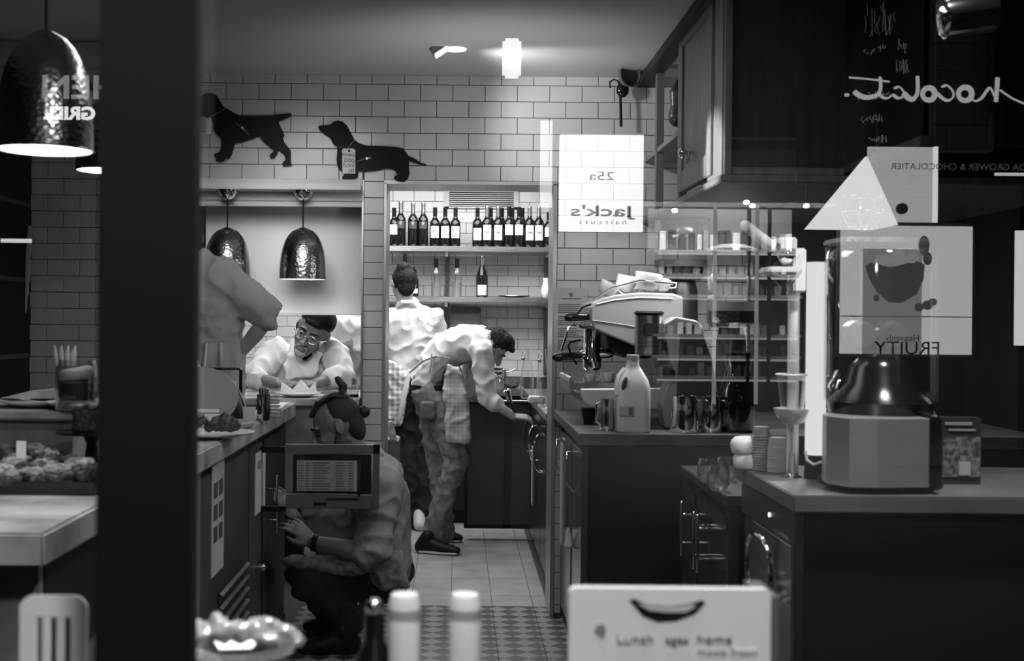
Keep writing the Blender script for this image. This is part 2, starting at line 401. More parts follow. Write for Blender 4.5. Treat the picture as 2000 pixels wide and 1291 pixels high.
# ---------------------------------------------------------------- hatch panel, pendants, dogs
h = thing('hatch_panel', 'big plain white panel filling the upper serving hatch behind the lamps', 'panel', P(550, 615, 6.02))
a = P(385, 396, 6.02); b = P(712, 615, 6.02)
part('panel', MB().box(PAX0 + .005, PAX1 - .005, 6.02, 6.035, b.z, PAZ1 - .001), M('lit white panel', .8, .6), h, smooth=False)
part('bottom_rail', MB().box(PAX0 + .005, PAX1 - .005, 6.015, 6.04, b.z - .002, b.z + .006), trimw, h, smooth=False)

def bell(R, H, t=.004):
    o_ = [(R * math.sin(a) ** .8 if a < 1.2 else R, 0) for a in ()]
    pr = []
    for k in range(15):
        u = k / 14; r = R * (1 - u ** 3.2) ** .5 if u < .999 else .012
        pr.append((max(r * (1 - .04 * u), .012), H * u))
    inner = [(max(r - t, .008), hh - (t if i > 0 else 0)) for i, (r, hh) in enumerate(pr)]
    return pr, inner
def pendant(label, rim, R, H, ceil_z, power, rose_z=None, group=None):
    t = thing('pendant_lamp', label, 'lamp', rim, group)
    pr, inner = bell(R, H)
    rs = [(r, h) for r, h in pr]
    part('lamp_shade', MB().lathe(rs, rim, 40, cap=False), hammer_m, t, ang=80)
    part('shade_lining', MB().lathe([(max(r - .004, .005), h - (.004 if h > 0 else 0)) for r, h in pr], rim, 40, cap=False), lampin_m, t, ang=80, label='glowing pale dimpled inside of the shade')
    part('shade_rim', MB().tube([V(rim) + V((R * math.cos(k * PI / 20), R * math.sin(k * PI / 20), 0)) for k in range(40)], .0022, 6, closed=True), chrome_m, t)
    part('cord', MB().cyl(V(rim) + V((0, 0, H)), (rim[0], rim[1], ceil_z - .02), .0035, n=8), black_m, t)
    part('bulb', MB().ell(V(rim) + V((0, 0, H * .55)), (.028, .028, .036)), glow('bulb glow', 4), t)
    if rose_z is not None:
        part('ceiling_rose', MB().lathe([(.012, -.045), (.03, -.035), (.043, -.012), (.045, 0)], (rim[0], rim[1], ceil_z), 24), chrome_m, t)
    light('pendant_light', 'POINT', V(rim) + V((0, 0, H * .2)), power, .03)
for x, lab in ((592, 'hammered metal pendant lamp above the chef leaning on the hatch'), (444, 'hammered metal pendant lamp hanging beside the dark window post')):
    rim = P(x - 1, 545, 5.68); pendant(lab, rim, .107, .238, 1.985, 1.6, rose_z=1, group=None)
rim = P(88, 293, 2.75); pendant('large hammered pendant lamp hanging over the cakes near the window', rim, .105, .268, 2.54, 1.2)
rim = P(212, 333, 4.05); pendant('hammered pendant lamp further back, partly hidden behind the window post', rim, .105, .235, 2.54, 1.0)

DY = WY - .03
def dog(name, label, outline, hands, tagpx, neck, cord):
    c = P(*hands[0], DY); t = thing(name, label, 'clock', c)
    part('dog_silhouette', MB().prismpx(outline, DY, DY + .008), black_m, t, smooth=False)
    part('clock_hand', MB().limb([P(*hands[1], DY - .006), P(*hands[2], DY - .006)], .0016, 6), trimg, t, label='thin pale clock hand')
    part('clock_hand', MB().limb([P(*hands[0], DY - .009), P(*hands[3], DY - .009)], .0026, 6), trimg, t, label='short clock hand')
    part('spindle', MB().lathe([(.006, 0), (.006, .014)], c + V((0, .002, 0)), 12, R=Euler((PI / 2, 0, 0)).to_matrix()), trimg, t)
    part('neck_cord', MB().tube([P(*q, DY - .005) for q in cord], .0012, 6), trimg, t)
    tg = part('price_tag', MB().prismpx(tagpx, DY - .012, DY - .010), paper_m, t, smooth=False)
    return t, tg
sp = [(390, 190), (400, 183), (412, 181), (423, 186), (430, 198), (436, 208), (445, 213), (460, 222), (470, 226), (500, 227), (530, 225), (556, 222), (569, 221), (569, 226), (552, 234),
      (543, 237), (547, 246), (552, 256), (555, 264), (552, 270), (556, 279), (563, 288), (567, 296), (567, 311), (569, 323), (553, 324), (551, 319), (558, 311), (555, 302), (546, 294), (543, 293), (541, 300), (535, 308), (529, 309),
      (526, 304), (531, 298), (536, 294), (526, 286), (514, 276), (506, 265), (490, 272), (470, 278), (459, 279), (456, 290), (452, 302), (447, 311), (444, 310), (441, 305), (438, 314), (428, 316), (421, 313), (423, 308), (418, 305),
      (418, 301), (428, 297), (432, 285), (432, 270), (424, 263), (418, 254), (416, 240), (412, 232), (400, 228), (388, 222), (384, 208)]
dog('spaniel_clock', 'black spaniel silhouette clock on the tiles above the serving hatch', sp, [(474, 250), (462, 241), (486, 263), (480, 256)],
    [(404, 232), (410, 229), (414, 232), (412, 262), (402, 262)], None, [(440, 212), (425, 221), (408, 230)])
da = [(621, 247), (625, 245), (645, 243), (652, 237), (660, 235), (670, 238), (678, 245), (684, 257), (692, 272), (700, 279), (715, 284), (745, 285), (775, 287), (787, 290), (794, 298), (797, 304), (810, 310), (824, 319), (833, 321),
      (832, 323), (822, 322), (806, 317), (799, 314), (799, 330), (800, 338), (797, 348), (790, 354), (779, 354), (770, 350), (770, 345), (776, 341), (773, 335), (768, 331), (755, 329), (735, 333), (712, 335), (700, 334), (699, 345),
      (692, 349), (686, 351), (678, 355), (669, 352), (668, 346), (673, 340), (666, 334), (659, 326), (657, 312), (659, 295), (658, 286), (650, 280), (645, 268), (635, 263), (624, 254)]
dt, tg = dog('dachshund_clock', 'black dachshund silhouette clock with a handwritten price tag', da, [(717, 310), (698, 315), (722, 307), (724, 308)],
    [(668, 293), (671, 290), (690, 290), (694, 293), (694, 339), (669, 339)], None, [(659, 286), (678, 291), (690, 276), (694, 273)])
for s_, x, y, z in (('WOODEN', 681, 305, .017), ('DOG', 682, 317, .026), ('CLOCK', 681, 326, .02), ('£45', 686, 337, .024)):
    text('lettering', s_, z, ink_m, tg, P(x, y, DY - .013), (PI / 2, .06, 0), sx=.82)
part('tag_hole', MB().lathe([(.006, 0), (.006, .003)], P(682, 295, DY - .010), 12, R=Euler((PI / 2, 0, 0)).to_matrix()), black_m, tg)

# ceiling spot lamp fitting
c = P(865, 93, 5.19)
t = thing('ceiling_spotlight', 'square tilting spotlight let into the ceiling', 'lamp', (c.x, c.y, 2.54))
R = Euler((0, math.radians(-32), 0)).to_matrix()
c0 = P(862, 97, 5.19)
part('lamp_head', MB().box(c0.x - .045, c0.x + .045, 5.15, 5.24, c0.z - .004, c0.z + .03, .003, rot=(0, math.radians(-34), 0)), brush_m, t, smooth=False)
part('lens', MB().box(c0.x - .042, c0.x + .042, 5.153, 5.237, c0.z - .009, c0.z - .003, rot=(0, math.radians(-34), 0), piv=c0 + V((0, 0, .013))), glow('spot lens glow', 2.5), t, smooth=False)
part('bracket', MB().box(c0.x - .05, c0.x - .035, 5.18, 5.21, c0.z - .0, 2.54), black_m, t, smooth=False)
part('lit_recess', MB().lathe([(.045, 0), (.045, .006)], (c0.x + .06, 5.19, 2.533), 24), glow('recess glow', .8), t)

# ---------------------------------------------------------------- kitchen fittings
vent = thing('air_vent', 'white framed ventilation grille high on the far tiled wall', 'vent', P(940, 400, KY))
a, b = P(868, 361, KY - .02), P(1013, 408, KY - .02)
mb = MB(); fr = .035
mb.box(a.x, b.x, KY - .03, KY - .009, a.z - .012, a.z).box(a.x, b.x, KY - .03, KY - .009, b.z, b.z + .012).box(a.x, a.x + fr, KY - .03, KY - .009, b.z, a.z).box(b.x - fr, b.x, KY - .03, KY - .009, b.z, a.z)
part('frame', mb, trimw, vent, smooth=False)
part('backing', MB().box(a.x + fr, b.x - fr, KY - .012, KY - .009, b.z, a.z), black_m, vent, smooth=False)
for k in range(10):
    z = b.z + .018 + k * (a.z - b.z - .03) / 9.6
    part('slat', MB().box(a.x + fr, b.x - fr, KY - .026, KY - .02, z, z + .0058), trimw, vent, smooth=False)

SY = 8.55; upr_m = M('upright grey', .1, .4, .5)
def shelf(ytop, label):
    a, b = P(764, ytop, SY), P(1077, ytop + 3, SY); z = 1.4 + (622 - ytop) * SY / F
    t = thing('steel_shelf', label, 'shelf', ((a.x + b.x) / 2, SY, z - .035))
    part('shelf_board', MB().box(a.x - .25, b.x, SY, SY + .3, z - .036, z, .004), steel_m, t, smooth=False)
    part('bracket', MB().box(P(874, 0, SY).x, P(874, 0, SY).x + .02, SY + .04, SY + .3, z - .07, z - .036), steelr_m, t, smooth=False)
    part('bracket', MB().box(b.x - .035, b.x - .015, SY + .04, SY + .3, z - .07, z - .036), steelr_m, t, smooth=False)
    return z
z1 = shelf(481, 'upper long steel shelf holding the row of wine bottles')
z2 = shelf(580, 'lower long steel shelf holding clear bottles and a white vase')
for px, l in ((791, 'steel wall upright behind the bun-haired cook'), (874, 'steel wall upright under the middle of the shelves'), (1067, 'steel wall upright beside the right edge of the doorway')):
    x = P(px, 500, KY - .02).x
    solo('shelf_upright', MB().box(x - .014, x + .014, KY - .045, KY - .008, 1.0, z1 - .04), upr_m, l.replace('right edge', 'far edge'), 'bracket', smooth=False)

def bottle(label, px, zb, Y, H, R, kind, group):
    p = P(px, 500, Y); c = V((p.x, Y, zb)); t = thing('wine_bottle', label, 'bottle', c, group)
    glassm = wine_m if kind != 'clear' else glass_m
    if kind == 'champagne':
        pr = [(R * .9, 0), (R, .01), (R, H * .48), (R * .85, H * .58), (R * .45, H * .74), (R * .34, H * .86), (R * .36, H * .97), (R * .3, H)]
    else:
        pr = [(R * .9, 0), (R, .008), (R, H * .58), (R * .93, H * .64), (R * .55, H * .71), (R * .38, H * .76), (R * .36, H * .97), (R * .4, H * .975), (R * .38, H)]
    part('bottle_body', MB().lathe(pr, c, 20), glassm, t, ang=60)
    if kind == 'clear':
        part('liquid', MB().lathe([(R * .85, .006), (R * .9, .02), (R * .9, H * .38)], c, 16), clear('pale spirit', .35, .3, .8), t)
    cm = {'foil': steelr_m, 'pale': steelr_m, 'champagne': steelr_m}.get(kind, black_m)
    part('capsule', MB().lathe([(R * .40, H * (.77 if kind != 'champagne' else .72)), (R * .41, H * .96), (R * .43, H * .98), (R * .38, H * 1.004)], c, 16), cm, t, ang=50)
    lb = {'foil': (.4, .56, inkg_m), 'art': (.22, .52, labelw_m), 'plain': (.17, .48, labelw_m), 'pale': (.17, .54, labelw_m), 'small': (.3, .56, labelw_m), 'champagne': (.05, .3, labelw_m), 'clear': (.1, .38, None), 'beer': (.12, .3, labelw_m)}[kind]
    if lb[2]:
        n = 12; rr = R + .0012; rs = []
        for z in (lb[0] * H, lb[1] * H): rs.append([c + V((rr * math.sin(q), -rr * math.cos(q), z)) for q in [(-.85 + 1.7 * k / n) for k in range(n + 1)]])
        mb = MB(); q = [[mb.b.verts.new(v) for v in r] for r in rs]
        for k in range(n): mb.b.faces.new((q[0][k], q[0][k + 1], q[1][k + 1], q[1][k]))
        l = part('bottle_label', mb, lb[2] if kind != 'foil' else M('dark label', .045, .5), t)
        zc = c.z + (lb[0] + lb[1]) / 2 * H
        if kind == 'art':
            m2 = MB()
            for q in range(9): m2.ell(V((c.x + random.uniform(-.016, .016), Y - R - .002, zc + random.uniform(-.035, .03))), (random.uniform(.003, .008), .001, random.uniform(.003, .009)), n=8, m=4)
            part('printed_figure', m2, inkg_m, l)
        if kind == 'pale':
            part('printed_picture', MB().box(c.x - .014, c.x + .014, Y - R - .003, Y - R - .0005, zc - .006, zc + .008, .003), inkg_m, l)
        if kind == 'foil':
            part('printed_crest', MB().ell(V((c.x, Y - R - .001, zc + .012)), (.009, .0012, .011), n=12, m=6), inkg_m, l)
    return t
g = 'wine bottles on the upper shelf'
Yb = 8.63; n = 0
row = [(769, .27, 'small', 'wine bottle with a low white label, first of the row by the door jamb'),
       (782, .315, 'foil', 'tall dark wine bottle with pale foil neck, nearest the jamb of three'), (806, .31, 'foil', 'tall dark wine bottle with pale foil neck, middle of three'), (826, .31, 'foil', 'tall dark wine bottle with pale foil neck, beside the picture labels'),
       (849, .275, 'art', 'dark capped wine bottle with picture label, beside the foil necks'), (869, .275, 'art', 'dark capped wine bottle with picture label, middle of three'), (889, .275, 'art', 'dark capped wine bottle with picture label, beside the gap in the row'),
       (932, .275, 'plain', 'black capped wine bottle with plain cream label, first after the gap'), (951, .287, 'pale', 'wine bottle with large white label and small picture, nearer the gap'), (972.5, .285, 'pale', 'wine bottle with large white label and small picture, further from the gap'),
       (993.5, .283, 'small', 'black capped wine bottle with short white label, nearer the middle'), (1013, .283, 'small', 'black capped wine bottle with short white label, further along the row'),
       (1034, .287, 'pale', 'pale necked wine bottle with white label near the shelf end'), (1052, .287, 'pale', 'pale necked wine bottle with white label, last but one on the shelf'), (1071, .25, 'small', 'short dark wine bottle at the very end of the shelf')]
for px, H, k, l in row: bottle(l, px, z1, Yb, H, .036, k, g)
for px, l in ((958, 'wine bottle standing in the second row behind the picture-stamped labels'), (980, 'second-row wine bottle just behind the plain white labels'), (1000, 'second-row wine bottle behind the first short label'), (1020, 'second-row wine bottle behind the other short label')):
    bottle(l, px, z1, Yb + .09, .285, .034, 'plain', 'second row of wine bottles')
bottle('clear spirit bottle with black stopper, nearer the bun-haired cook', 852, z2, Yb, .268, .035, 'clear', None)
bottle('clear spirit bottle with black stopper, in front of the steel upright', 893, z2, Yb, .268, .035, 'clear', None)
bottle('champagne bottle with white label standing alone on the lower shelf', 942, z2, Yb, .29, .041, 'champagne', None)
for px, l in ((779, 'small dark bottle on the lower shelf at the door jamb'), (795, 'small dark bottle on the lower shelf above the hair bun'), (811, 'small dark bottle with white label beside the hair bun')):
    bottle(l, px, z2, Yb, .19, .026, 'beer', 'small bottles behind the hair bun')
c = V((P(1066, 580, Yb).x, Yb, z2)); solo('vase', MB().lathe([(.018, 0), (.03, .02), (.034, .05), (.026, .085), (.018, .115), (.024, .14), (.02, .141), (.014, .115), (.01, .02)], c, 24), porc_m, 'small white china vase at the end of the lower shelf', 'vase')
c = V((P(1005, 580, 8.68).x, 8.7, z2)); solo('serving_plate', MB().lathe([(.05, 0), (.11, .012), (.112, .016), (.05, .006)], c, 28), steel_m, 'shallow steel plate lying on the lower shelf', 'plate')

t = thing('towel_dispenser', 'grey paper towel dispenser with dark lid on the far wall', 'dispenser', P(908, 645, 8.8))
a, b = P(880, 600, 8.75), P(938, 650, 8.75)
part('casing', MB().box(a.x, b.x, 8.76, 8.885, b.z, a.z - .04, .01), M('grey plastic', .25, .4), t, smooth=False)
part('lid', MB().box(a.x - .004, b.x + .004, 8.74, 8.885, a.z - .04, a.z, .006), M('dark plastic', .05, .4), t, smooth=False)

# sink counter at the back
BY = 8.3; zt = .925
t = thing('sink_counter', 'steel topped sink counter along the far kitchen wall', 'counter', (0, BY, 0))
part('worktop', MB().box(-1.0, .46, BY, KY - .01, zt - .045, zt, .003), steel_m, t, smooth=False)
part('splashback', MB().box(-1.0, .46, KY - .03, KY - .01, zt, zt + .06), steelr_m, t, smooth=False)
part('cabinet_body', MB().box(-1.0, .42, BY + .05, KY - .01, 0.1, zt - .045), lam_m, t, smooth=False)
part('plinth', MB().box(-1.0, .42, BY + .1, KY - .01, 0, .1), black_m, t, smooth=False)
part('rail', MB().cyl((-.3, BY - .01, .84), (.4, BY - .01, .84), .008), steel_m, t)
t = thing('tap', 'dark mixer tap with lever rising behind the sink', 'tap', P(985, 750, 8.5))
c = V((P(984, 750, 8.5).x, 8.5, zt))
part('tap_body', MB().limb([c, c + V((0, 0, .09)), c + V((0, -.02, .12))], .014), brush_m, t)
part('lever', MB().limb([c + V((0, 0, .1)), c + V((.05, 0, .115)), c + V((.075, 0, .13))], .005), chrome_m, t)
part('spout', MB().limb([c + V((0, 0, .05)), c + V((-.03, -.05, .07)), c + V((-.03, -.08, .05))], .008), chrome_m, t)
t = thing('hand_wash_sign', 'small black sign reading wash hands behind the tap', 'sign', P(974, 738, 8.86))
a, b = P(963, 719, 8.86), P(986, 738, 8.86)
part('board', MB().box(a.x, b.x, 8.86, 8.89, b.z, a.z, .002), black_m, t, smooth=False)
text('lettering', 'wash', .034, white_m, t, P(974, 727, 8.857)); text('lettering', 'hands', .034, white_m, t, P(974, 736, 8.857))
mb = MB(); c = P(1000, 755, 8.45)
for k in range(10): mb.limb([V((c.x + random.uniform(-.06, .05), 8.45 + random.uniform(-.03, .03), zt + random.uniform(.005, .02))), V((c.x + random.uniform(-.06, .05), 8.45 + random.uniform(-.03, .03), zt + random.uniform(.02, .05)))], .016)
solo('scouring_cloth', mb, M('dark rag', .04, .9), 'crumpled dark cloth lying beside the tap', 'cloth', vox=.006, disp=(.03, .012))
c = V((P(909, 757, 8.4).x, 8.4, zt)); solo('steel_cup', MB().lathe([(.02, 0), (.022, .02), (.028, .06), (.028, .075), (.025, .075), (.018, .005)], c), chrome_m, 'small bright steel cup standing by the sink', 'cup')
c = V((P(930, 757, 8.6).x, 8.6, zt)); t = thing('saucepan', 'small steel saucepan standing behind the bending man arm', 'pan', c)
part('pan_body', MB().lathe([(.045, 0), (.05, .01), (.05, .085), (.046, .085), (.044, .01)], c), steelr_m, t)
part('handle', MB().limb([c + V((.05, 0, .07)), c + V((.14, 0, .085))], .006), steelr_m, t)

# kitchen side cabinets along the right of the kitchen aisle
t = thing('kitchen_cabinet_run', 'dark kitchen cabinets with steel top along the doorway aisle', 'cabinet', (.46, 6.1, 0))
part('worktop', MB().box(.44, 1.2, 6.1, 8.28, .89, .93, .003), steel_m, t, smooth=False)
part('cabinet_body', MB().box(.47, 1.2, 6.12, 8.28, .06, .888), lam_m, t, smooth=False)
for y0, y1 in ((6.14, 6.62), (6.64, 7.12), (7.14, 7.62)):
    d = part('door', MB().box(.452, .47, y0, y1, .1, .80, .003), lam_m, t, smooth=False)
    part('drawer', MB().box(.452, .47, y0, y1, .815, .87, .003), lam_m, t, smooth=False)
    hy = y1 - .1
    part('door_handle', MB().tube([V((.452 - .042 * math.sin(a_) ** .6, hy, .69 + .1 * math.cos(a_))) for a_ in [PI * k_ / 14 for k_ in range(15)]], .007), chrome_m, d)
tag(part('tea_towel', MB().box(.425, .432, 6.9, 7.02, .35, .68, .002), M('grey towel', .25, .9)), 'grey towel hanging from a kitchen cabinet handle', 'towel')
# open fridge door
d = P(972, 1028, 7.75); t = thing('open_fridge_door', 'open black undercounter fridge door facing the window', 'door', (d.x, 7.75, 0))
a, b = P(912, 786, 7.75), P(1034, 1028, 7.75)
part('door_panel', MB().box(a.x, b.x, 7.75, 7.8, b.z, a.z, .004), M('dark door panel', .045, .45), t, smooth=False)
mb = MB()
for x0, x1, z0, z1_ in ((a.x - .012, b.x + .005, b.z - .014, b.z + .008), (a.x - .012, a.x + .008, b.z, a.z), (a.x - .012, b.x + .005, a.z - .006, a.z + .004)): mb.box(x0, x1, 7.738, 7.75, z0, z1_)
part('door_seal', mb, black_m, t, smooth=False)
part('top_rail', MB().cyl((a.x, 7.74, a.z + .012), (b.x, 7.74, a.z + .012), .006), steel_m, t)
for y in (.3, .55): part('screw', MB().lathe([(.006, 0), (.006, .004)], (a.x + .02, 7.75, y), 10, R=Euler((PI / 2, 0, 0)).to_matrix()), black_m, t)

def swing(label, px, Y):
    c = V((P(px, 700, Y).x, Y, .93)); t = thing('swing_top_bottle', label, 'bottle', c)
    part('bottle_body', MB().lathe([(.036, 0), (.04, .01), (.04, .12), (.033, .18), (.016, .25), (.012, .29), (.013, .3)], c, 24), glass_m, t, ang=60)
    part('stopper', MB().ell(c + V((-.025, -.01, .235)), .011), brush_m, t)
    part('wire_bail', MB().tube([c + V((-.013, 0, .27)), c + V((-.03, -.008, .275)), c + V((-.032, -.01, .24)), c + V((-.013, 0, .235))], .0018, 6), chrome_m, t)
swing('clear swing-top bottle standing further from the doorway edge', 1030, 7.3); swing('clear swing-top bottle standing against the doorway edge', 1062, 7.0)
c = V((P(1048, 755, 6.9).x, 6.9, .93)); solo('food_container', MB().box(c.x - .045, c.x + .045, 6.85, 6.95, .93, .968, .006), plast_m, 'low white lidded food container in front of the swing-top bottles', 'container', smooth=False)
c = V((P(1066, 790, 6.5).x, 6.5, .93)); solo('pint_glass', MB().lathe([(.026, 0), (.03, .003), (.04, .14), (.038, .14), (.026, .006)], c), glass_m, 'pint glass with pale foam by the doorway edge', 'glass')

# bin with plastic bag by the doorway
t = thing('waste_bin', 'steel bin frame with clear bag just inside the doorway', 'bin', (P(768, 860, 6.25).x, 6.25, 0))
a, b = P(750, 822, 6.25), P(790, 858, 6.25)
part('bin_body', MB().box(a.x - .05, b.x - .03, 6.2, 6.45, .0, b.z, .006), M('bin steel', .3, .3, .9), t, smooth=False)
part('rim', MB().tube([V((a.x, 6.2, a.z)), V((b.x, 6.2, a.z)), V((b.x - .005, 6.2, b.z)), V((a.x + .02, 6.2, b.z))], .005, closed=True), chrome_m, t)
part('plastic_bag', MB().limb([V((a.x + .02, 6.24, a.z - .01)), V((a.x + .05, 6.24, b.z)), V((a.x + .055, 6.22, .65))], [.03, .02, .01], flat=.3, side=(1, 0, 0)), M('cloudy plastic', .6, .15), t, vox=.005, disp=(.02, .01))
# ---------------------------------------------------------------- people
def frame(fwd, up):
    f = V(fwd).normalized(); u = V(up); u = (u - f * u.dot(f)).normalized(); s = f.cross(u)
    return Matrix((s, f, u)).transposed()
def head(mb, c, R, neck=None):
    c = V(c); L = lambda x, y, z: c + R @ V((x, y, z))
    mb.ell(L(0, -.012, .03), (.075, .096, .083), R); mb.ell(L(0, .028, -.025), (.06, .06, .08), R)
    mb.ell(L(0, .038, -.078), (.042, .044, .034), R); mb.ell(L(0, .068, -.092), (.02, .016, .017), R)
    mb.limb([L(0, .082, .018), L(0, .098, -.008), L(0, .107, -.03)], [.008, .010, .015], 10)
    for s in (-1, 1):
        mb.ell(L(s * .013, .096, -.033), (.009, .011, .008), R, 8, 6)
        mb.ell(L(s * .03, .078, .026), (.024, .012, .008), R, 10, 6)
        mb.ell(L(s * .035, .058, -.03), (.024, .025, .022), R, 10, 6)
        mb.ell(L(s * .078, -.008, -.002), (.007, .019, .031), R @ Euler((0, 0, -s * .35)).to_matrix(), 10, 6)
        mb.ell(L(s * .081, -.018, .008), (.006, .008, .024), R, 8, 6)
    mb.ell(L(0, .087, -.058), (.023, .009, .006), R, 10, 6); mb.ell(L(0, .084, -.069), (.02, .009, .006), R, 10, 6)
    if neck is not None: mb.limb([L(0, -.025, -.03), (L(0, -.03, -.08) + V(neck)) / 2, V(neck)], [.052, .05, .06])
    return L
def hand(mb, wrist, d, up, side=1, curl=.5, k=1.0):
    """palm plus five fingers; d points along the hand, up out of its back"""
    w = V(wrist); R = frame(d, up); L = lambda x, y, z: w + R @ (V((x * side, y, z)) * k)
    mb.limb([L(0, -.01, 0), L(0, .03, 0), L(0, .085, 0)], [.027, .036, .04], 12, flat=.38, side=R @ V((1, 0, 0)))
    for i, (x, ln) in enumerate(((-.031, .07), (-.0105, .08), (.0105, .074), (.031, .058))):
        p = [L(x * .8, .06, 0), L(x, .088, 0)]; a = curl * .5; y, z = .088, 0; xx = x
        for s, f in ((.45, 1), (.32, 1.9), (.23, 2.6)):
            y += ln * s * math.cos(a * f); z -= ln * s * math.sin(a * f); xx += x * .08; p.append(L(xx, y, z))
        mb.limb(p, [.009 * k, .0095 * k, .0088 * k, .008 * k, .007 * k], 8)
    mb.limb([L(-.022, .015, -.004), L(-.045, .045, -.012), L(-.052, .072, -.018), L(-.05, .092, -.024)], [.014 * k, .012 * k, .0098 * k, .0085 * k], 8)
def eyes(L, R, par, brow=True, dark_socket=False):
    for s in (-1, 1):
        e = part('eye', MB().ell(L(s * .03, .0745, .003), (.0125, .0115, .0085), R, 12, 8), M('eye', .02 if dark_socket else .3, .2), par)  # socket shade is put into the darker eye colour
        if not dark_socket: part('iris', MB().ell(L(s * .03, .0835, .003), (.0062, .004, .0062), R, 10, 6), M('dark iris', .01, .1), e)
        if brow: part('eyebrow', MB().limb([L(s * .012, .09, .024), L(s * .03, .092, .031), L(s * .05, .078, .026)], [.004, .0045, .003], 6), hair_m, par)
def lerp(a, b, t): return V(a).lerp(V(b), t)

def shoe(par, heel, toe, mat=black_m, sole=None):
    h, t = V(heel), V(toe); d = (t - h).normalized(); sd = d.cross(V((0, 0, 1)))
    o = part('shoe', MB().limb([h + V((0, 0, .045)), lerp(h, t, .3) + V((0, 0, .05)), lerp(h, t, .65) + V((0, 0, .038)), t + V((0, 0, .03))], [.038, .043, .046, .036], 14, flat=[1.1, 1.1, .75, .6], side=sd).limb([h + V((0, 0, .04)), h + d * .04 + V((0, 0, .1))], [.042, .042]), mat, par, vox=.007)
    if sole: part('sole', MB().limb([h + V((0, 0, .014)), lerp(h, t, .5) + V((0, 0, .014)), t + V((0, 0, .014))], [.044, .05, .042], 16, flat=.3, side=sd), sole, o)

# --- the man bending down to the cabinet -------------------------------------------------
D = 7.47
q = lambda x, y, dy=0: P(x, y, D + dy)
t = thing('person', 'dark haired man in white shirt, jeans and apron, bending down towards the kitchen cabinets', 'person', (q(862, 1070).x, D, 0))
hc = q(960, 678, -.02); Rh = frame((.62, -.16, -.78), (.78, 0, .62))
mb = MB(); L = head(mb, hc, Rh, q(940, 672))
sh1, el1, wr1 = q(940, 690, -.17), q(952, 778, -.2), q(1000, 812, -.22)
sh2, el2, wr2 = q(935, 690, .17), q(908, 768, .13), q(968, 792, .1)
hip = q(836, 755); mb.limb([q(932, 672), q(885, 690), q(845, 730), hip], [.085, .09, .08, .08], flat=1, side=(0, 1, 0))
mb.limb([sh1, el1, wr1], [.045, .038, .026]); mb.limb([sh2, el2, wr2], [.045, .038, .026])
hand(mb, wr1, (.9, .1, -.1), (0, -.3, .9), 1, .9); hand(mb, wr2, (.9, .1, -.35), (.3, 0, .9), -1, .9)
for y in (-.1, .1): mb.limb([hip + V((0, y, 0)), q(880 if y < 0 else 862, 900, y), q(850 if y < 0 else 875, 1045, y)], [.055, .042, .035])
part('body', mb, skin_m, t, vox=.0058, sm=2); eyes(L, Rh, t)
mb = MB().ell(L(0, -.02, .045), (.083, .1, .084), Rh).ell(L(0, -.05, .0), (.08, .07, .08), Rh).ell(L(0, .03, .1), (.07, .055, .038), Rh).ell(L(0, .075, .088), (.055, .035, .022), Rh)
part('hair', mb, hair_m, t, vox=.006, disp=(.012, .012))
mb = MB().limb([q(944, 668), q(905, 671), q(868, 683), q(846, 708), q(838, 735), q(834, 754)], [.12, .15, .155, .145, .14, .145], 22, flat=[.78, .74, .66, .58, .56, .62], side=(0, 1, 0))
mb.limb([lerp(sh1, el1, -.05), lerp(sh1, el1, .5), el1, lerp(el1, wr1, .35)], [.072, .058, .052, .045]); mb.limb([sh2, lerp(sh2, el2, .5), el2], [.075, .062, .055])
mb.limb([q(950, 672), q(957, 680)], [.085, .06])
part('shirt', mb, cloth_m, t, vox=.011, disp=(.085, .02, 1))
mb = MB().limb([hip + V((0, 0, .02)), hip + V((0, 0, -.05))], [.14, .142], flat=.66, side=(0, 1, 0))
for y, kx, ax in ((-.09, 890, 850), (.1, 858, 868)):
    mb.limb([hip + V((0, y * .8, -.04)), q(lerp((hip.x, 0, 0), (0, 0, 0), 0).x * 0 + (862 if y < 0 else 845), 820, y), q(kx - 8, 870, y), q(kx, 900, y), q(lerp((kx, 0, 0), (ax, 0, 0), .5).x, 965, y), q(ax, 1022, y), q(ax - 2, 1040, y)], [.088, .082, .075, .07, .062, .058, .064])
part('jeans', mb, denim_m, t, vox=.011, disp=(.085, .02, 1))
part('belt', MB().limb([hip + V((0, 0, .012)), hip + V((0, 0, -.018))], [.15, .15], flat=.72, side=(0, 1, 0), round_=False), black_m, t)
part('jeans_pocket', MB().box(hip.x - .04, hip.x + .05, D - .2, D - .155, q(0, 808).z, q(0, 772).z, .01), M('dark denim', .12, .9), t, vox=.006, disp=(.05, .01))
# apron hangs from the chest straight down
ap = [(874, 712), (893, 720), (905, 755), (911, 800), (915, 860), (906, 866), (873, 864), (868, 800), (866, 755)]
part('apron', MB().prismpx(ap, D - .2, D - .188).prismpx([(x + 3, y) for x, y in ap], D - .19, D + .1), check_mat('pale gingham', .42, .55, 260), t, vox=.01, disp=(.085, .02, 1))
part('apron_tie', MB().limb([q(800, 728, -.12), q(825, 706, -.15), q(850, 696, -.15), q(878, 700, -.16)], [.006, .01, .01, .006], 8, flat=.4), cloth_m, t)
part('apron_tie', MB().limb([q(843, 692, -.175), q(842, 712, -.18), q(839, 728, -.18)], [.012, .008, .006], 8, flat=.4), cloth2_m, t, label='hanging end of the apron bow')
shoe(t, V((q(834, 0).x, D - .15, 0)), V((q(902, 0).x, D - .22, 0)), black_m, M('pale rubber sole', .35, .6)); shoe(t, V((q(858, 0).x, D + .22, 0)), V((q(908, 0).x, D + .2, 0)), black_m, M('rubber sole', .3, .6))
c = q(1004, 806, -.24); w_ = thing('whisk', 'shiny metal tongs held in the bending man hand', 'tongs', c)
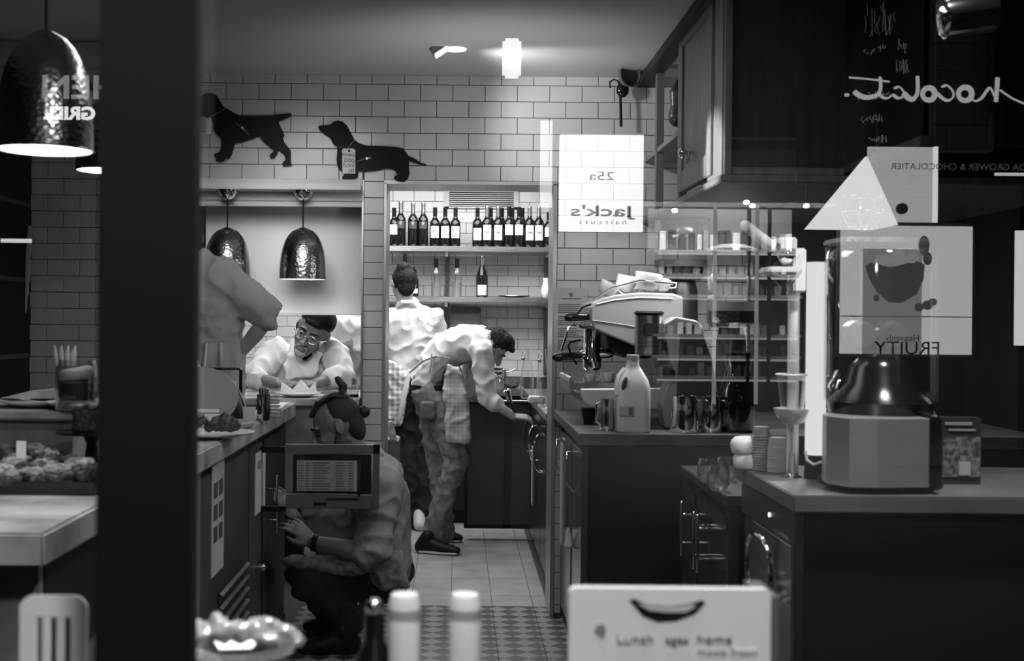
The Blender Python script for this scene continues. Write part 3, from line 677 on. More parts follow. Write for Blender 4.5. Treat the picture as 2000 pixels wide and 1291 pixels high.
part('tong_arm', MB().limb([c, c + V((-.03, 0, .06)), c + V((-.055, 0, .12))], [.006, .006, .014], 8), chrome_m, w_); part('tong_arm', MB().limb([c, c + V((-.015, 0, .06)), c + V((-.035, 0, .13))], [.006, .006, .014], 8), chrome_m, w_)
w_.name = 'tongs'

# --- cook with bun, seen from behind ------------------------------------------------------
D = 8.15
t = thing('person', 'cook with a hair bun and white shirt standing with back turned at the kitchen', 'person', (q(812, 1020).x, D, 0))
hc = q(788, 556); Rh = frame((-.35, .93, -.15), (0, .1, 1))
mb = MB(); L = head(mb, hc, Rh, q(794, 592))
mb.limb([q(798, 608), q(806, 660), q(806, 740)], [.1, .11, .1], flat=.6, side=(1, .3, 0))
shl, ell_, wrl = q(765, 618), q(750, 690, -.02), q(768, 722, .15); shr, elr, wrr = q(848, 622), q(858, 690, .1), q(840, 730, .3)
mb.limb([shl, ell_, wrl], [.045, .038, .028]); mb.limb([shr, elr, wrr], [.045, .038, .028]); hand(mb, wrl, (.3, .9, 0), (0, 0, 1), 1, .6); hand(mb, wrr, (-.3, .9, 0), (0, 0, 1), -1, .6)
for x in (790, 828): mb.limb([q(x, 750), q(x, 880), q(x, 1015)], [.055, .042, .035])
part('body', mb, skin_m, t, vox=.007, sm=2)
mb = MB().ell(L(0, -.025, .035), (.083, .1, .088), Rh).ell(L(0, -.06, -.02), (.06, .05, .07), Rh).ell(L(-.02, -.07, .1), (.05, .04, .038), Rh).ell(L(.03, -.06, .095), (.035, .035, .03), Rh)
part('hair', mb, hair_m, t, vox=.006, disp=(.012, .01))
mb = MB().limb([q(797, 598), q(800, 615), q(806, 650), q(812, 700), q(812, 748)], [.075, .165, .18, .165, .165], 22, flat=[.8, .6, .6, .62, .66], side=(1, .25, 0))
mb.limb([lerp(shl, ell_, .05), lerp(shl, ell_, .6), ell_, lerp(ell_, wrl, .5)], [.07, .062, .055, .045]); mb.limb([lerp(shr, elr, .0), lerp(shr, elr, .6), elr, lerp(elr, wrr, .5)], [.07, .064, .056, .045])
part('shirt', mb, cloth_m, t, vox=.011, disp=(.085, .02, 1))
part('collar', MB().limb([q(776, 598, -.02), q(786, 590, -.075), q(802, 590, -.08), q(816, 600, -.03)], [.014, .016, .016, .012], 8), cloth_m, t)
mb = MB().limb([q(812, 742), q(812, 775)], [.165, .165], flat=.68, side=(1, .25, 0))
for x, k in ((790, -1), (832, 1)): mb.limb([q(x, 765), q(x + 2, 880), q(x + 4, 960), q(x + 2, 1015)], [.095, .085, .075, .07])
part('trousers', mb, blackcl_m, t, vox=.011, disp=(.085, .02, 1))
part('apron', MB().prismpx([(752, 700), (778, 716), (800, 735), (790, 790), (782, 830), (758, 832), (750, 780)], D - .17, D + .02), check_m, t, vox=.009, disp=(.085, .02, 1))
part('apron_tie', MB().limb([q(800, 722, -.17), q(792, 760, -.18), q(786, 790, -.18), q(779, 822, -.18)], [.012, .018, .016, .012], 8, flat=.3, side=(1, 0, 0)), cloth_m, t)
shoe(t, V((q(800, 0).x, D - .05, 0)), V((q(790, 0).x, D + .16, 0)), M('white shoe', .6, .5)); shoe(t, V((q(830, 0).x, D - .08, 0)), V((q(822, 0).x, D + .14, 0)), M('white shoe', .6, .5))

# --- chef leaning on the hatch sill ---------------------------------------------------------
D = 6.42
t = thing('person', 'bearded chef in glasses, dark cap and white jacket leaning his arms on the serving hatch', 'person', (q(600, 760).x, D + .1, 0))
hc = q(609, 650, -.12); Rh = frame((-.16, -.93, -.2), (.45, -.1, .88)) * 1.1
mb = MB(); L = head(mb, hc, Rh, q(606, 706, .08))
shl, ell_, wrl = q(535, 690, .0), q(497, 738, -.12), q(540, 748, -.28); shr, elr, wrr = q(652, 690, 0), q(672, 735, -.12), q(620, 748, -.28)
mb.limb([q(600, 700, .06), q(595, 745, .14), (q(595, 745).x, D + .26, .95)], [.11, .11, .1], flat=.6, side=(1, 0, 0))
mb.limb([shl, ell_, wrl], [.045, .038, .028]); mb.limb([shr, elr, wrr], [.045, .038, .028])
hand(mb, wrl, (.95, -.2, 0), (0, 0, 1), -1, .4); hand(mb, wrr, (-.95, -.2, 0), (0, 0, 1), 1, .4)
cx = q(595, 745).x
for x in (-.1, .1): mb.limb([(cx + x, D + .28, .93), (cx + x, D + .3, .5), (cx + x, D + .3, .08)], [.055, .042, .035])
part('body', mb, skind_m, t, vox=.0055, sm=1); eyes(L, Rh, t)
part('cap', MB().ell(L(0, -.03, .066), (.085, .1, .07), Rh).limb([L(0, .065, .062), L(0, .0, .062)], [.05, .084], 16, flat=.35, side=Rh @ V((1, 0, 0))), black_m, t, vox=.007)
part('beard', MB().ell(L(0, .06, -.09), (.032, .028, .024), Rh).limb([L(-.03, .078, -.07), L(-.022, .09, -.05), L(0, .097, -.047), L(.022, .09, -.05), L(.03, .078, -.07)], .006, 8), M('greying beard', .3, .9), t, vox=.005, disp=(.01, .01))
gl = MB()
for s in (-1, 1):
    gl.tube([L(s * .031 + .023 * math.cos(a * PI / 8), .097, .0 + .017 * math.sin(a * PI / 8)) for a in range(16)], .0013, 6, closed=True)
    gl.limb([L(s * .054, .094, .004), L(s * .08, .04, .006), L(s * .082, -.005, .004)], .0014, 6)
gl.limb([L(-.008, .101, .004), L(.008, .101, .004)], .0013, 6)
part('glasses', gl, steelr_m, t)
mb = MB().limb([q(604, 690, .09), q(600, 700, .08), q(597, 730, .1), q(597, 748, .14), V((cx, D + .2, 1.0)), V((cx, D + .24, .85))], [.1, .19, .2, .19, .18, .18], 22, flat=[.8, .6, .6, .62, .65, .65], side=(1, 0, 0))
mb.limb([lerp(shl, ell_, -.15), shl, lerp(shl, ell_, .6), ell_, lerp(ell_, wrl, .3)], [.065, .072, .066, .062, .052]); mb.limb([lerp(shr, elr, -.15), shr, lerp(shr, elr, .6), elr, lerp(elr, wrr, .45)], [.065, .072, .066, .062, .054])
part('jacket', mb, cloth_m, t, vox=.01, disp=(.085, .02, 1))
part('undershirt', MB().prismpx([(590, 678), (618, 686), (600, 702), (592, 705), (584, 692)], D - .07, D - .045), black_m, t, smooth=False)
part('lapel', MB().limb([q(574, 664, -.0), q(572, 690, -.06), q(590, 708, -.08)], [.016, .026, .012], 10, flat=.35, side=(1, 0, 0)), cloth_m, t); part('lapel', MB().limb([q(634, 668, .0), q(622, 690, -.06), q(600, 708, -.08)], [.016, .026, .012], 10, flat=.35, side=(1, 0, 0)), cloth_m, t)
part('apron_bib', MB().prismpx([(560, 700), (578, 668), (583, 700), (592, 706), (604, 703), (618, 680), (628, 695), (615, 735), (560, 742), (553, 720)], D - .09, D - .07), M('apron cotton', .72, .9), t, vox=.008, disp=(.085, .02, 1))
part('trousers', MB().limb([(cx, D + .26, .9), (cx, D + .28, .8)], [.17, .16], flat=.65, side=(1, 0, 0)).limb([(cx - .09, D + .28, .85), (cx - .1, D + .3, .1)], [.09, .07]).limb([(cx + .09, D + .28, .85), (cx + .1, D + .3, .1)], [.09, .07]), blackcl_m, t, vox=.013)
shoe(t, V((cx - .1, D + .36, 0)), V((cx - .1, D + .15, 0))); shoe(t, V((cx + .1, D + .36, 0)), V((cx + .1, D + .15, 0)))

# --- cook further back seen through the hatch ------------------------------------------------
D = 7.3
t = thing('person', 'cook in white bending further back in the kitchen, partly hidden by the hatch edge', 'person', (q(680, 760).x, D, 0))
hc = q(668, 578, .1); Rh = frame((-.3, .9, -.4), (0, .3, 1)); mb = MB(); L = head(mb, hc, Rh, q(672, 614, .04))
shl, ell_, wrl = q(638, 632), q(622, 690, .2), q(640, 710, .4); shr, elr, wrr = q(700, 636, -.02), q(708, 684, -.06), q(688, 716, -.04)
mb.limb([q(672, 625), q(675, 700), (q(675, 0).x, D, 1.0)], [.1, .1, .1], flat=.6, side=(1, 0, 0)); mb.limb([shl, ell_, wrl], [.045, .038, .028]); mb.limb([shr, elr, wrr], [.046, .04, .03])
hand(mb, wrr, (-.4, .1, -.9), (1, 0, 0), 1, .5); hand(mb, wrl, (.3, .9, 0), (0, 0, 1), -1, .5)
for x in (660, 692): mb.limb([(q(x, 0).x, D, 1.0), (q(x, 0).x, D, .5), (q(x, 0).x, D, .08)], [.055, .042, .035])
part('body', mb, skind_m, t, vox=.007, sm=2); part('hair', MB().ell(L(0, -.02, .04), (.082, .1, .085), Rh), hair_m, t, vox=.01)
mb = MB().limb([q(668, 612), q(670, 628), q(674, 665)], [.08, .16, .17], 20, flat=.62, side=(1, 0, 0)).limb([shr, lerp(shr, elr, .6), elr, lerp(elr, wrr, .2)], [.072, .066, .062, .052]).limb([shl, ell_], [.07, .055])
part('shirt', mb, cloth_m, t, vox=.011, disp=(.085, .02, 1))
mb = MB().limb([q(674, 660), q(676, 720), V((q(676, 0).x, D, .95))], [.166, .16, .165], 20, flat=.62, side=(1, 0, 0))
part('tunic', mb, M('mid grey cotton', .3, .9), t, vox=.012, disp=(.085, .02, 1))
part('trousers', MB().limb([(q(660, 0).x, D, .95), (q(660, 0).x, D, .1)], [.1, .07]).limb([(q(692, 0).x, D, .95), (q(692, 0).x, D, .1)], [.1, .07]), blackcl_m, t, vox=.013)

# --- waiter at the left, hand on hip --------------------------------------------------------
D = 5.3
t = thing('person', 'waiter in grey short sleeved shirt beside the window post, elbow bent with hand on hip', 'person', (q(415, 760).x, D, 0))
hc = q(358, 468); Rh = frame((-.5, .85, -.2), (0, 0, 1)); mb = MB(); L = head(mb, hc, Rh, q(384, 516))
sh, el, wr = q(448, 562, -.02), q(528, 616, -.04), q(474, 684, -.02); sh2, el2, wr2 = q(345, 560, .05), q(330, 660, .1), q(350, 730, -.1)
mb.limb([q(400, 535), q(402, 620), q(405, 735), (q(405, 0).x, D, .95)], [.11, .11, .1, .1], flat=.6, side=(1, -.2, 0)); mb.limb([sh, lerp(sh, el, .5), el, lerp(el, wr, .5), wr], [.05, .044, .04, .036, .026]); mb.limb([sh2, el2, wr2], [.048, .038, .028])
hand(mb, wr, (-.75, .2, -.6), (.5, -.6, -.3), 1, .5); hand(mb, wr2, (.2, -.8, -.2), (0, 0, 1), -1, .5)
x = q(405, 0).x
for k in (-.1, .1): mb.limb([(x + k, D, .95), (x + k, D, .5), (x + k, D, .08)], [.055, .042, .035])
part('body', mb, skin_m, t, vox=.0065, sm=2); part('hair', MB().ell(L(0, -.02, .04), (.082, .1, .085), Rh).ell(L(0, -.05, -.01), (.07, .06, .07), Rh), hair_m, t, vox=.009, disp=(.02, .012))
mb = MB().limb([q(382, 512), q(390, 530), q(400, 580), q(404, 660), q(405, 735), V((x, D, .92))], [.075, .17, .175, .16, .165, .17], 22, flat=.64, side=(1, -.2, 0)).limb([lerp(sh, el, -.2), sh, lerp(sh, el, .55), lerp(sh, el, 1.0), lerp(el, wr, .12)], [.075, .085, .078, .064, .052]).limb([sh2, lerp(sh2, el2, .6)], [.08, .07])
part('t_shirt', mb, shirt_m, t, vox=.011, disp=(.085, .02, 1))
part('trousers', MB().limb([(x, D, .93), (x, D, .85)], [.17, .165], flat=.65, side=(1, 0, 0)).limb([(x - .09, D, .88), (x - .1, D, .1)], [.09, .07]).limb([(x + .09, D, .88), (x + .1, D, .1)], [.09, .07]), blackcl_m, t, vox=.013)
shoe(t, V((x - .1, D - .06, 0)), V((x - .12, D + .17, 0))); shoe(t, V((x + .1, D - .06, 0)), V((x + .1, D + .17, 0)))

# --- crouching man with topknot --------------------------------------------------------------
D = 5.25
t = thing('person', 'bearded man with a topknot and apron crouching beside the counter cupboards', 'person', (q(690, 1200).x, D, 0))
hc = q(657, 836); Rh = frame((-.9, -.16, -.36), (-.36, .02, .92)) * 1.08; mb = MB(); L = head(mb, hc, Rh, q(708, 896, .03))
sh1, el1, wr1 = q(748, 950, -.16), q(728, 1082, -.22), q(612, 1060, -.2); sh2, el2, wr2 = q(722, 945, .19), q(640, 1055, .16), q(575, 1010, .02)
hip = q(752, 1120, .03)
mb.limb([q(722, 915), q(745, 970), q(757, 1050), hip], [.09, .1, .09, .09], flat=1, side=(0, 1, 0))
mb.limb([sh1, lerp(sh1, el1, .6), el1, lerp(el1, wr1, .35), wr1], [.05, .045, .043, .044, .03]); mb.limb([sh2, el2, wr2], [.05, .045, .028])
hand(mb, wr1, (-.75, .1, .65), (.3, -.6, .6), 1, .7); hand(mb, wr2, (-.5, -.1, .8), (.6, -.6, .3), -1, .7)
kn1, an1 = q(602, 1135, -.15), q(690, 1215, -.12); kn2, an2 = q(592, 1120, .2), q(660, 1218, .2)
mb.limb([hip, kn1, an1], [.065, .05, .035]); mb.limb([hip, kn2, an2], [.065, .05, .035])
part('body', mb, skind_m, t, vox=.0056, sm=1); eyes(L, Rh, t, dark_socket=True)
mb = MB().limb([L(0, .072, .082), L(0, .03, .118), L(0, -.03, .125), L(0, -.075, .1)], [.03, .042, .05, .05], 12, side=Rh @ V((1, 0, 0)), flat=.45)
mb.limb([L(0, -.07, .115), L(0, -.085, .145), L(0, -.075, .178)], [.018, .021, .015]).ell(L(0, -.125, .02), (.024, .026, .026), Rh)
part('hair', mb, M('black hair', .008, .5), t, vox=.005)
part('shaved_side_hair', MB().ell(L(0, -.034, .045), (.08, .082, .074), Rh).ell(L(0, -.068, -.01), (.066, .047, .075), Rh), M('cropped hair', .02, .8), t, vox=.005)
part('beard', MB().ell(L(0, .045, -.085), (.05, .045, .035), Rh).ell(L(0, .0, -.07), (.062, .05, .03), Rh).limb([L(.056, .015, -.05), L(.072, .0, -.01)], [.02, .008]).limb([L(-.056, .015, -.05), L(-.072, .0, -.01)], [.02, .008]), M('dark stubble', .05, .9), t, vox=.006)
mb = MB().limb([q(716, 898), q(728, 925), q(745, 980), q(757, 1050), q(757, 1105)], [.08, .15, .165, .155, .16], 22, flat=[.9, .8, .7, .6, .64], side=(0, 1, 0))
mb.limb([sh1, lerp(sh1, el1, .5), lerp(sh1, el1, .95), lerp(el1, wr1, .08)], [.085, .075, .078, .066]).limb([sh2, lerp(sh2, el2, .7)], [.08, .065])
part('shirt', mb, cloth2_m, t, vox=.011, disp=(.085, .02, 1))
part('trousers', MB().limb([hip, lerp(hip, kn1, .5), kn1], [.12, .095, .08]).limb([hip, lerp(hip, kn2, .5), kn2], [.12, .095, .08]).limb([kn1, an1], [.075, .055]).limb([kn2, an2], [.075, .055]), blackcl_m, t, vox=.012, disp=(.085, .02, 1))
part('apron_skirt', MB().limb([q(765, 1090, -.12), q(700, 1105, -.16), q(600, 1100, -.15), q(562, 1098, -.1)], [.06, .06, .05, .03], 14, flat=.6, side=(0, 1, 0)).limb([q(765, 1090, .12), q(700, 1100, .14), q(575, 1092, .1)], [.06, .06, .03], 14, flat=.6, side=(0, 1, 0)).prismpx([(715, 1100), (785, 1080), (798, 1150), (750, 1155), (735, 1125)], D - .24, D - .2), M('grey gingham', .22, .9, noise=(40, .16, .32, 2)), t, vox=.01, disp=(.085, .02, 1))
part('apron_bib', MB().prismpx([(582, 985), (672, 995), (690, 1050), (640, 1070), (600, 1040)], D + .02, D + .05), M('grey apron bib', .2, .9), t, vox=.009, disp=(.085, .02, 1))
part('wristwatch', MB().limb([lerp(el1, wr1, .93), lerp(el1, wr1, 1.02)], .036, round_=False), black_m, t)
shoe(t, V((q(705, 0).x, D - .14, .0)), V((q(610, 0).x, D - .16, .0))); shoe(t, V((q(690, 0).x, D + .2, .0)), V((q(600, 0).x, D + .2, .0)))
# ---------------------------------------------------------------- left counter
XE = -.755; HL = 1.0
def atE(px, X=-.785): return F * X / (px - CX)       # depth at which plane X shows at px (approx)
t = thing('marble_counter', 'long counter with a thick veined marble top running back to the serving hatch', 'counter', (-1.2, 2.25, 0))
part('marble_top', MB().box(-1.9, XE, 2.25, 4.95, HL - .065, HL, .006).box(XE - .11, XE, 4.949, 5.74, HL - .065, HL, .004), marble_m, t, smooth=False)
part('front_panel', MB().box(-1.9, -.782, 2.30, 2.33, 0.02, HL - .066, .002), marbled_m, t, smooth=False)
part('carcass', MB().box(-1.85, -.80, 2.33, 4.95, 0, HL - .066), dark_m, t, smooth=False)
part('carcass_end', MB().box(XE - .1, -.80, 4.96, 5.7, 0, HL - .066), dark_m, t, smooth=False)
fr_m = M('counter frame', .12, .5); pan_m = M('counter panel', .045, .5, noise=(3, .035, .06, 3))
part('frame_post', MB().box(-.80, -.775, 3.45, 3.72, .0, HL - .067, .002), M('light post paint', .2, .5), t, smooth=False)
part('side_panel', MB().box(-.80, -.782, 2.34, 3.44, .02, HL - .067, .002), dark_m, t, smooth=False)
d = part('cupboard_door', MB().box(-.80, -.78, 3.73, 4.60, .05, HL - .10, .003), pan_m, t, smooth=False)
for k in range(9):
    z = .46 - k * .045
    part('louvre_slat', MB().box(-.782, -.768, 4.02, 4.56, z, z + .03, rot=(0, .55, 0)), M('louvre', .06, .4), t, smooth=False)
d2 = part('cupboard_door', MB().box(-.80, -.78, 4.62, 4.93, .05, HL - .10, .003), pan_m, t, smooth=False)
part('knob', MB().limb([(-.78, 4.8, .42), (-.755, 4.8, .42)], [.008, .014]), chrome_m, d2)
d3 = part('cupboard_door', MB().box(-.80, -.782, 4.97, 5.6, .05, HL - .1, .003), dark_m, t, smooth=False)
z0, z1_ = P(550, 1030, 5.02).z, P(550, 940, 5.02).z
part('bar_handle', MB().limb([(-.782, 5.02, z0 + .03), (-.735, 5.02, z0 + .03)], .004).limb([(-.782, 5.02, z1_ - .03), (-.735, 5.02, z1_ - .03)], .004).limb([(-.735, 5.02, z0 - .02), (-.735, 5.02, z1_ + .02)], .005), chrome_m, d3)
part('skirting', MB().box(-.8, -.776, 2.4, 5.6, 0, .05), black_m, t, smooth=False)
# framed photo strip and notice on the counter side
def sheet(name, label, y0, y1, z0, z1, mat=paper_m, cat='notice'):
    t = thing(name, label, cat, (-.78, y0, z0)); p = part('sheet', MB().box(-.7795, -.7755, y0, y1, z0, z1), mat, t, smooth=False); return t, p
y0, y1 = 3.90, 4.10
t, p = sheet('photo_strip', 'tall pale sheet with rows of small dark pictures on the counter side', y0, y1, P(428, 1118, 4).z, P(428, 905, 4).z, M('grey paper', .5, .8))
za, zb = P(428, 1118, 4).z, P(428, 905, 4).z
for r in range(3):
    for c in range(2):
        z = za + (zb - za) * (.3 + .2 * r)
        part('picture', MB().box(-.7765, -.774, y0 + .025 + c * .085, y0 + .025 + c * .085 + .06, z, z + .05), M('dark print', .06, .6), t, smooth=False)
t, p = sheet('pinned_notice', 'curled white notice with a badge hanging near the cupboard handle', 4.74, 4.98, P(515, 1003, 4.8).z, P(515, 884, 4.8).z, M('notice paper', .6, .8))
part('picture', MB().ell((-.774, 4.82, P(515, 908, 4.8).z), (.002, .05, .018), n=14, m=6), inkg_m, t)

# menu case on the swung-out hatch door
D = 4.86
a, b = P(556, 868, D), P(740, 995, D)
t = thing('menu_case', 'steel framed glass-fronted door with a printed menu sheet and upright handle, before the crouching man', 'display case', ((a.x + b.x) / 2, D, b.z))
mb = MB(); fw = .036
mb.box(a.x, b.x, D, D + .035, a.z - fw, a.z, .002).box(b.x - .026, b.x, D, D + .035, b.z, a.z, .002)
part('steel_frame', mb, M('dull steel', .35, .3, .9), t, smooth=False)
part('lower_frame', MB().box(a.x + .005, b.x - .03, D + .004, D + .035, b.z, P(0, 962, D).z - .0, .002), M('grey lower frame', .1, .45), t, smooth=False)
a2, b2 = P(572, 888, D), P(724, 965, D)
part('black_surround', MB().box(a2.x, b2.x, D + .006, D + .03, b2.z, a2.z, .002), black_m, t, smooth=False)
a3, b3 = P(580, 899, D), P(697, 960, D)
sh = part('menu_sheet', MB().box(a3.x, b3.x, D + .002, D + .0065, b3.z, a3.z), M('menu paper', .42, .8), t, smooth=False)
ink2 = M('menu print', .18, .8); mb = MB()
for c0, c1 in ((.02, .12), (.15, .22), (.26, .58), (.64, .82), (.86, .95)):
    for r in range(11):
        z = a3.z - (a3.z - b3.z) * (.06 + r * .085); w_ = b3.x - a3.x; e = random.uniform(.6, 1)
        mb.box(a3.x + w_ * c0, a3.x + w_ * (c0 + (c1 - c0) * e), D + .001, D + .0022, z - .0035, z)
part('printed_line', mb, ink2, sh, smooth=False, kind='stuff')
hx0 = P(711, 0, D).x
part('handle', MB().box(hx0 - .008, hx0 + .006, D - .028, D - .018, P(0, 958, D).z, P(0, 892, D).z, .003).box(hx0 - .008, hx0 + .006, D - .02, D + .008, P(0, 896, D).z, P(0, 891, D).z, .002).box(hx0 - .008, hx0 + .006, D - .02, D + .008, P(0, 960, D).z, P(0, 955, D).z, .002), chrome_m, t, smooth=False)
part('trim_strip', MB().box(P(645, 0, D).x, P(708, 0, D).x, D - .001, D + .005, P(0, 969, D).z, P(0, 966.5, D).z), chrome_m, t, smooth=False)
part('latch', MB().box(P(622, 0, D).x, P(646, 0, D).x, D - .001, D + .005, P(0, 980, D).z, P(0, 976, D).z), black_m, t, smooth=False)
part('hinge_arm', MB().box(-.785, a.x + .004, D + .01, D + .03, P(0, 880, D).z, P(0, 868, D).z).box(-.785, a.x + .004, D + .01, D + .03, P(0, 995, D).z, P(0, 985, D).z), black_m, t, smooth=False)
part('glass', MB().box(a2.x + .003, P(700, 0, D).x, D - .001, D + .0, b2.z, a2.z), clear('case glass', .06), t, smooth=False)

# ---- things on the marble counter, far end
def plate(label, c, R, cat='plate', tilt=None, group=None):
    t = thing('plate', label, cat, c, group)
    part('plate_dish', MB().lathe([(R * .5, 0), (R * .58, .004), (R * .98, .016), (R, .02), (R * .97, .021), (R * .6, .009), (R * .1, .007)], c, 36), porc_m, t, ang=50); return t
def onL(px, Y): return V((P(px, 700, Y).x, Y, HL))
c = onL(440, 4.05) + V((-.03, 0, 0)); plate('large oval white plate carrying a meal at the marble counter edge', c, .13)
mb = MB(); m0 = c + V((-.02, 0, .02))
t = thing('meal', 'grilled meat with seared crust served on the large white plate', 'food', m0)
part('meat', MB().limb([m0 + V((.0, 0, .018)), m0 + V((.05, 0, .032)), m0 + V((.085, .02, .018))], [.018, .034, .02], 12), choc_m, t, vox=.005, disp=(.02, .018))
part('meat', MB().limb([m0 + V((-.06, -.02, .02)), m0 + V((-.02, -.02, .04))], [.02, .018], 12), choc_m, t, vox=.005, disp=(.02, .012), label='meat piece with pale fat edge')
part('fat_edge', MB().limb([m0 + V((-.055, -.036, .044)), m0 + V((-.015, -.034, .058))], [.005, .006], 8), crumb_m, t)
part('garnish', MB().limb([m0 + V((-.07, -.03, .03)), m0 + V((-.085, -.04, .038))], [.004, .006], 6), M('herb', .08, .6), t)
c = onL(425, 4.45) + V((-.03, 0, 0)); solo('wooden_board', MB().lathe([(.155, 0), (.16, .004), (.16, .016), (.155, .02)], c, 36), M('pale board', .3, .6), 'round board lying behind the meal plate', 'board')
solo('napkin_stack', MB().box(c.x - .07, c.x + .045, 4.4, 4.5, HL + .021, HL + .05, .004).box(c.x - .068, c.x + .043, 4.402, 4.5, HL + .052, HL + .064, .003), paper_m, 'stack of folded white napkins lying on the round board', 'napkins', smooth=False)
# black cloche and an oval grey board standing before it
cc = V((P(402, 0, 4.64).x, 4.64, HL)); t = thing('black_cloche', 'large glossy black domed cover on the marble counter beside the waiter', 'cover', cc)
part('dome', MB().lathe([(.172 * math.cos(k * PI / 24), .205 * math.sin(k * PI / 24)) for k in range(12)] + [(.004, .205)], cc, 40), blackg_m, t, ang=60)
part('dome_knob', MB().ell(cc + V((.13, -.09, .15)), .012), chrome_m, t)
c = V((P(398, 0, 4.44).x, 4.44, HL + .108)); solo('oval_board', MB().prism([c + V((.138 * math.cos(k * PI / 20), .012 * math.sin(k * PI / 20), .107 * math.sin(k * PI / 20))) for k in range(40)], (0, .01, 0)), M('grey oval board', .3, .5), 'oval grey board standing upright against the black dome', 'board', smooth=False)
# rack above the pan with upturned glasses
t = thing('bottle_rack', 'thin dark rail shelf carrying upturned glasses behind the pan', 'shelf', (P(440, 715, 4.98).x, 4.9, HL))
zz = P(440, 717, 4.95).z
part('shelf_plate', MB().box(P(395, 0, 4.95).x, P(482, 0, 4.95).x, 4.88, 4.94, zz - .008, zz), blackg_m, t, smooth=False)
part('leg', MB().box(P(400, 0, 4.95).x, P(400, 0, 4.95).x + .012, 4.9, 4.912, HL, zz - .008), black_m, t, smooth=False); part('leg', MB().box(P(478, 0, 4.95).x, P(478, 0, 4.95).x + .012, 4.9, 4.912, HL, zz - .008), black_m, t, smooth=False)
for px, l in ((449, 'ribbed upturned tumbler nearer the chef on the dark rail'), (422, 'ribbed upturned tumbler nearer the window post on the dark rail')):
    c = V((P(px, 0, 4.91).x, 4.91, zz)); mb = MB(); n = 28; rs = []
    for r, h in ((.043, 0), (.041, .03), (.037, .07), (.033, .1), (.012, .104)): rs.append([c + V(((r + (.0018 if j % 2 else 0)) * math.cos(2 * PI * j / n), (r + (.0018 if j % 2 else 0)) * math.sin(2 * PI * j / n), h)) for j in range(n)])
    mb.rings(rs); solo('tumbler', mb, M('cut glass', .85, .12, trans=.75), l, 'glass', 'upturned tumblers')
c = V((P(397, 0, 4.6).x, 4.6, HL)); solo('napkin_cone', MB().prism([c + V((-.06, 0, 0)), c + V((.055, 0, 0)), c + V((.03, 0, .14)), c + V((-.02, 0, .235))], (0, .05, 0)), paper_m, 'tall folded white napkin standing at the dark window post', 'napkin', smooth=False)
c = onL(500, 4.55) + V((-.02, 0, 0)); solo('card_sign', MB().box(c.x - .026, c.x + .02, 4.55, 4.553, HL, HL + .066), M('card', .55, .8), 'small blank white card standing by the cutlery pot', 'card', smooth=False)
c = onL(521, 4.75) + V((-.01, 0, 0)); t = thing('cutlery_pot', 'polished steel pot with forks and spoons near the counter edge', 'pot', c)
part('pot', MB().lathe([(.026, 0), (.027, .1), (.025, .1), (.024, .004)], c, 24), chrome_m, t)
for k in range(4): part('spoon', MB().limb([c + V((.005 * k - .008, 0, .01)), c + V((.01 * k - .015, 0, .12))], [.002, .005], 6), steelr_m, t)
c = onL(541, 4.85); t = thing('spring_rack', 'small wire rack of packets beside the cutlery pot', 'rack', c + V((-.012, 0, 0)))
for k in range(7): part('packet', MB().box(c.x - .035, c.x + .012, 4.83, 4.87, HL + .004 + k * .013, HL + .012 + k * .013, .002, rot=(0, random.uniform(-.1, .1), 0)), M('packet foil', .45, .3, .3), t, smooth=False)
for i, (a_, y0, y1, rz, l) in enumerate(((-.86, 4.3, 4.6, .2, 'loose white paper sheet lying nearest the meal plate'), (-.815, 4.9, 5.2, -.1, 'white order papers fanned near the counter edge'), (-.805, 5.28, 5.68, .05, 'white paper sheet lying close below the chef'))):
    solo('paper_sheet', MB().box(a_ - .05, a_ + .035, y0, y1, HL + .0015 + i * .001, HL + .003 + i * .001, rot=(0, 0, rz)), paper_m, l, 'paper', smooth=False)
solo('paper_pad', MB().box(-.85, -.775, 4.62, 4.8, HL + .004, HL + .018, rot=(0, 0, -.15)), paper_m, 'thin pad of white paper slips beside the small card', 'paper', smooth=False)

# hatch sill and what stands on it
t = thing('hatch_sill', 'marble sill slab of the serving hatch under the chef arms', 'sill', (P(600, 770, 5.8).x, 5.8, .985))
part('slab', MB().box(PAX0 + .004, PAX1 - .006, WY - .05, 6.5, .985, 1.018, .004), marble_m, t, smooth=False)
zs = 1.019
def onS(px, Y): return V((P(px, 700, Y).x, Y, zs))
c = onS(583, 5.88); plate('white plate with raised napkin points in front of the chef', c, .11)
solo('folded_napkin', MB().prism([c + V((-.085, 0, .02)), c + V((.085, 0, .02)), c + V((.08, 0, .075)), c + V((.05, 0, .035)), c + V((.01, 0, .08)), c + V((-.03, 0, .03)), c + V((-.08, 0, .065))], (0, .03, 0)), paper_m, 'white napkin folded into points standing on the plate before the chef', 'napkin', smooth=False)
c = onS(692, 5.9); t = thing('salt_shaker', 'shiny glass shaker with dark base at the hatch edge by the pillar', 'shaker', c)
part('base', MB().lathe([(.022, 0), (.022, .012)], c), black_m, t); part('glass_body', MB().lathe([(.02, .012), (.022, .03), (.018, .06), (.008, .075)], c), clear('shaker glass', -.5), t); part('cap', MB().lathe([(.014, .06), (.014, .085), (.006, .095)], c), chrome_m, t)

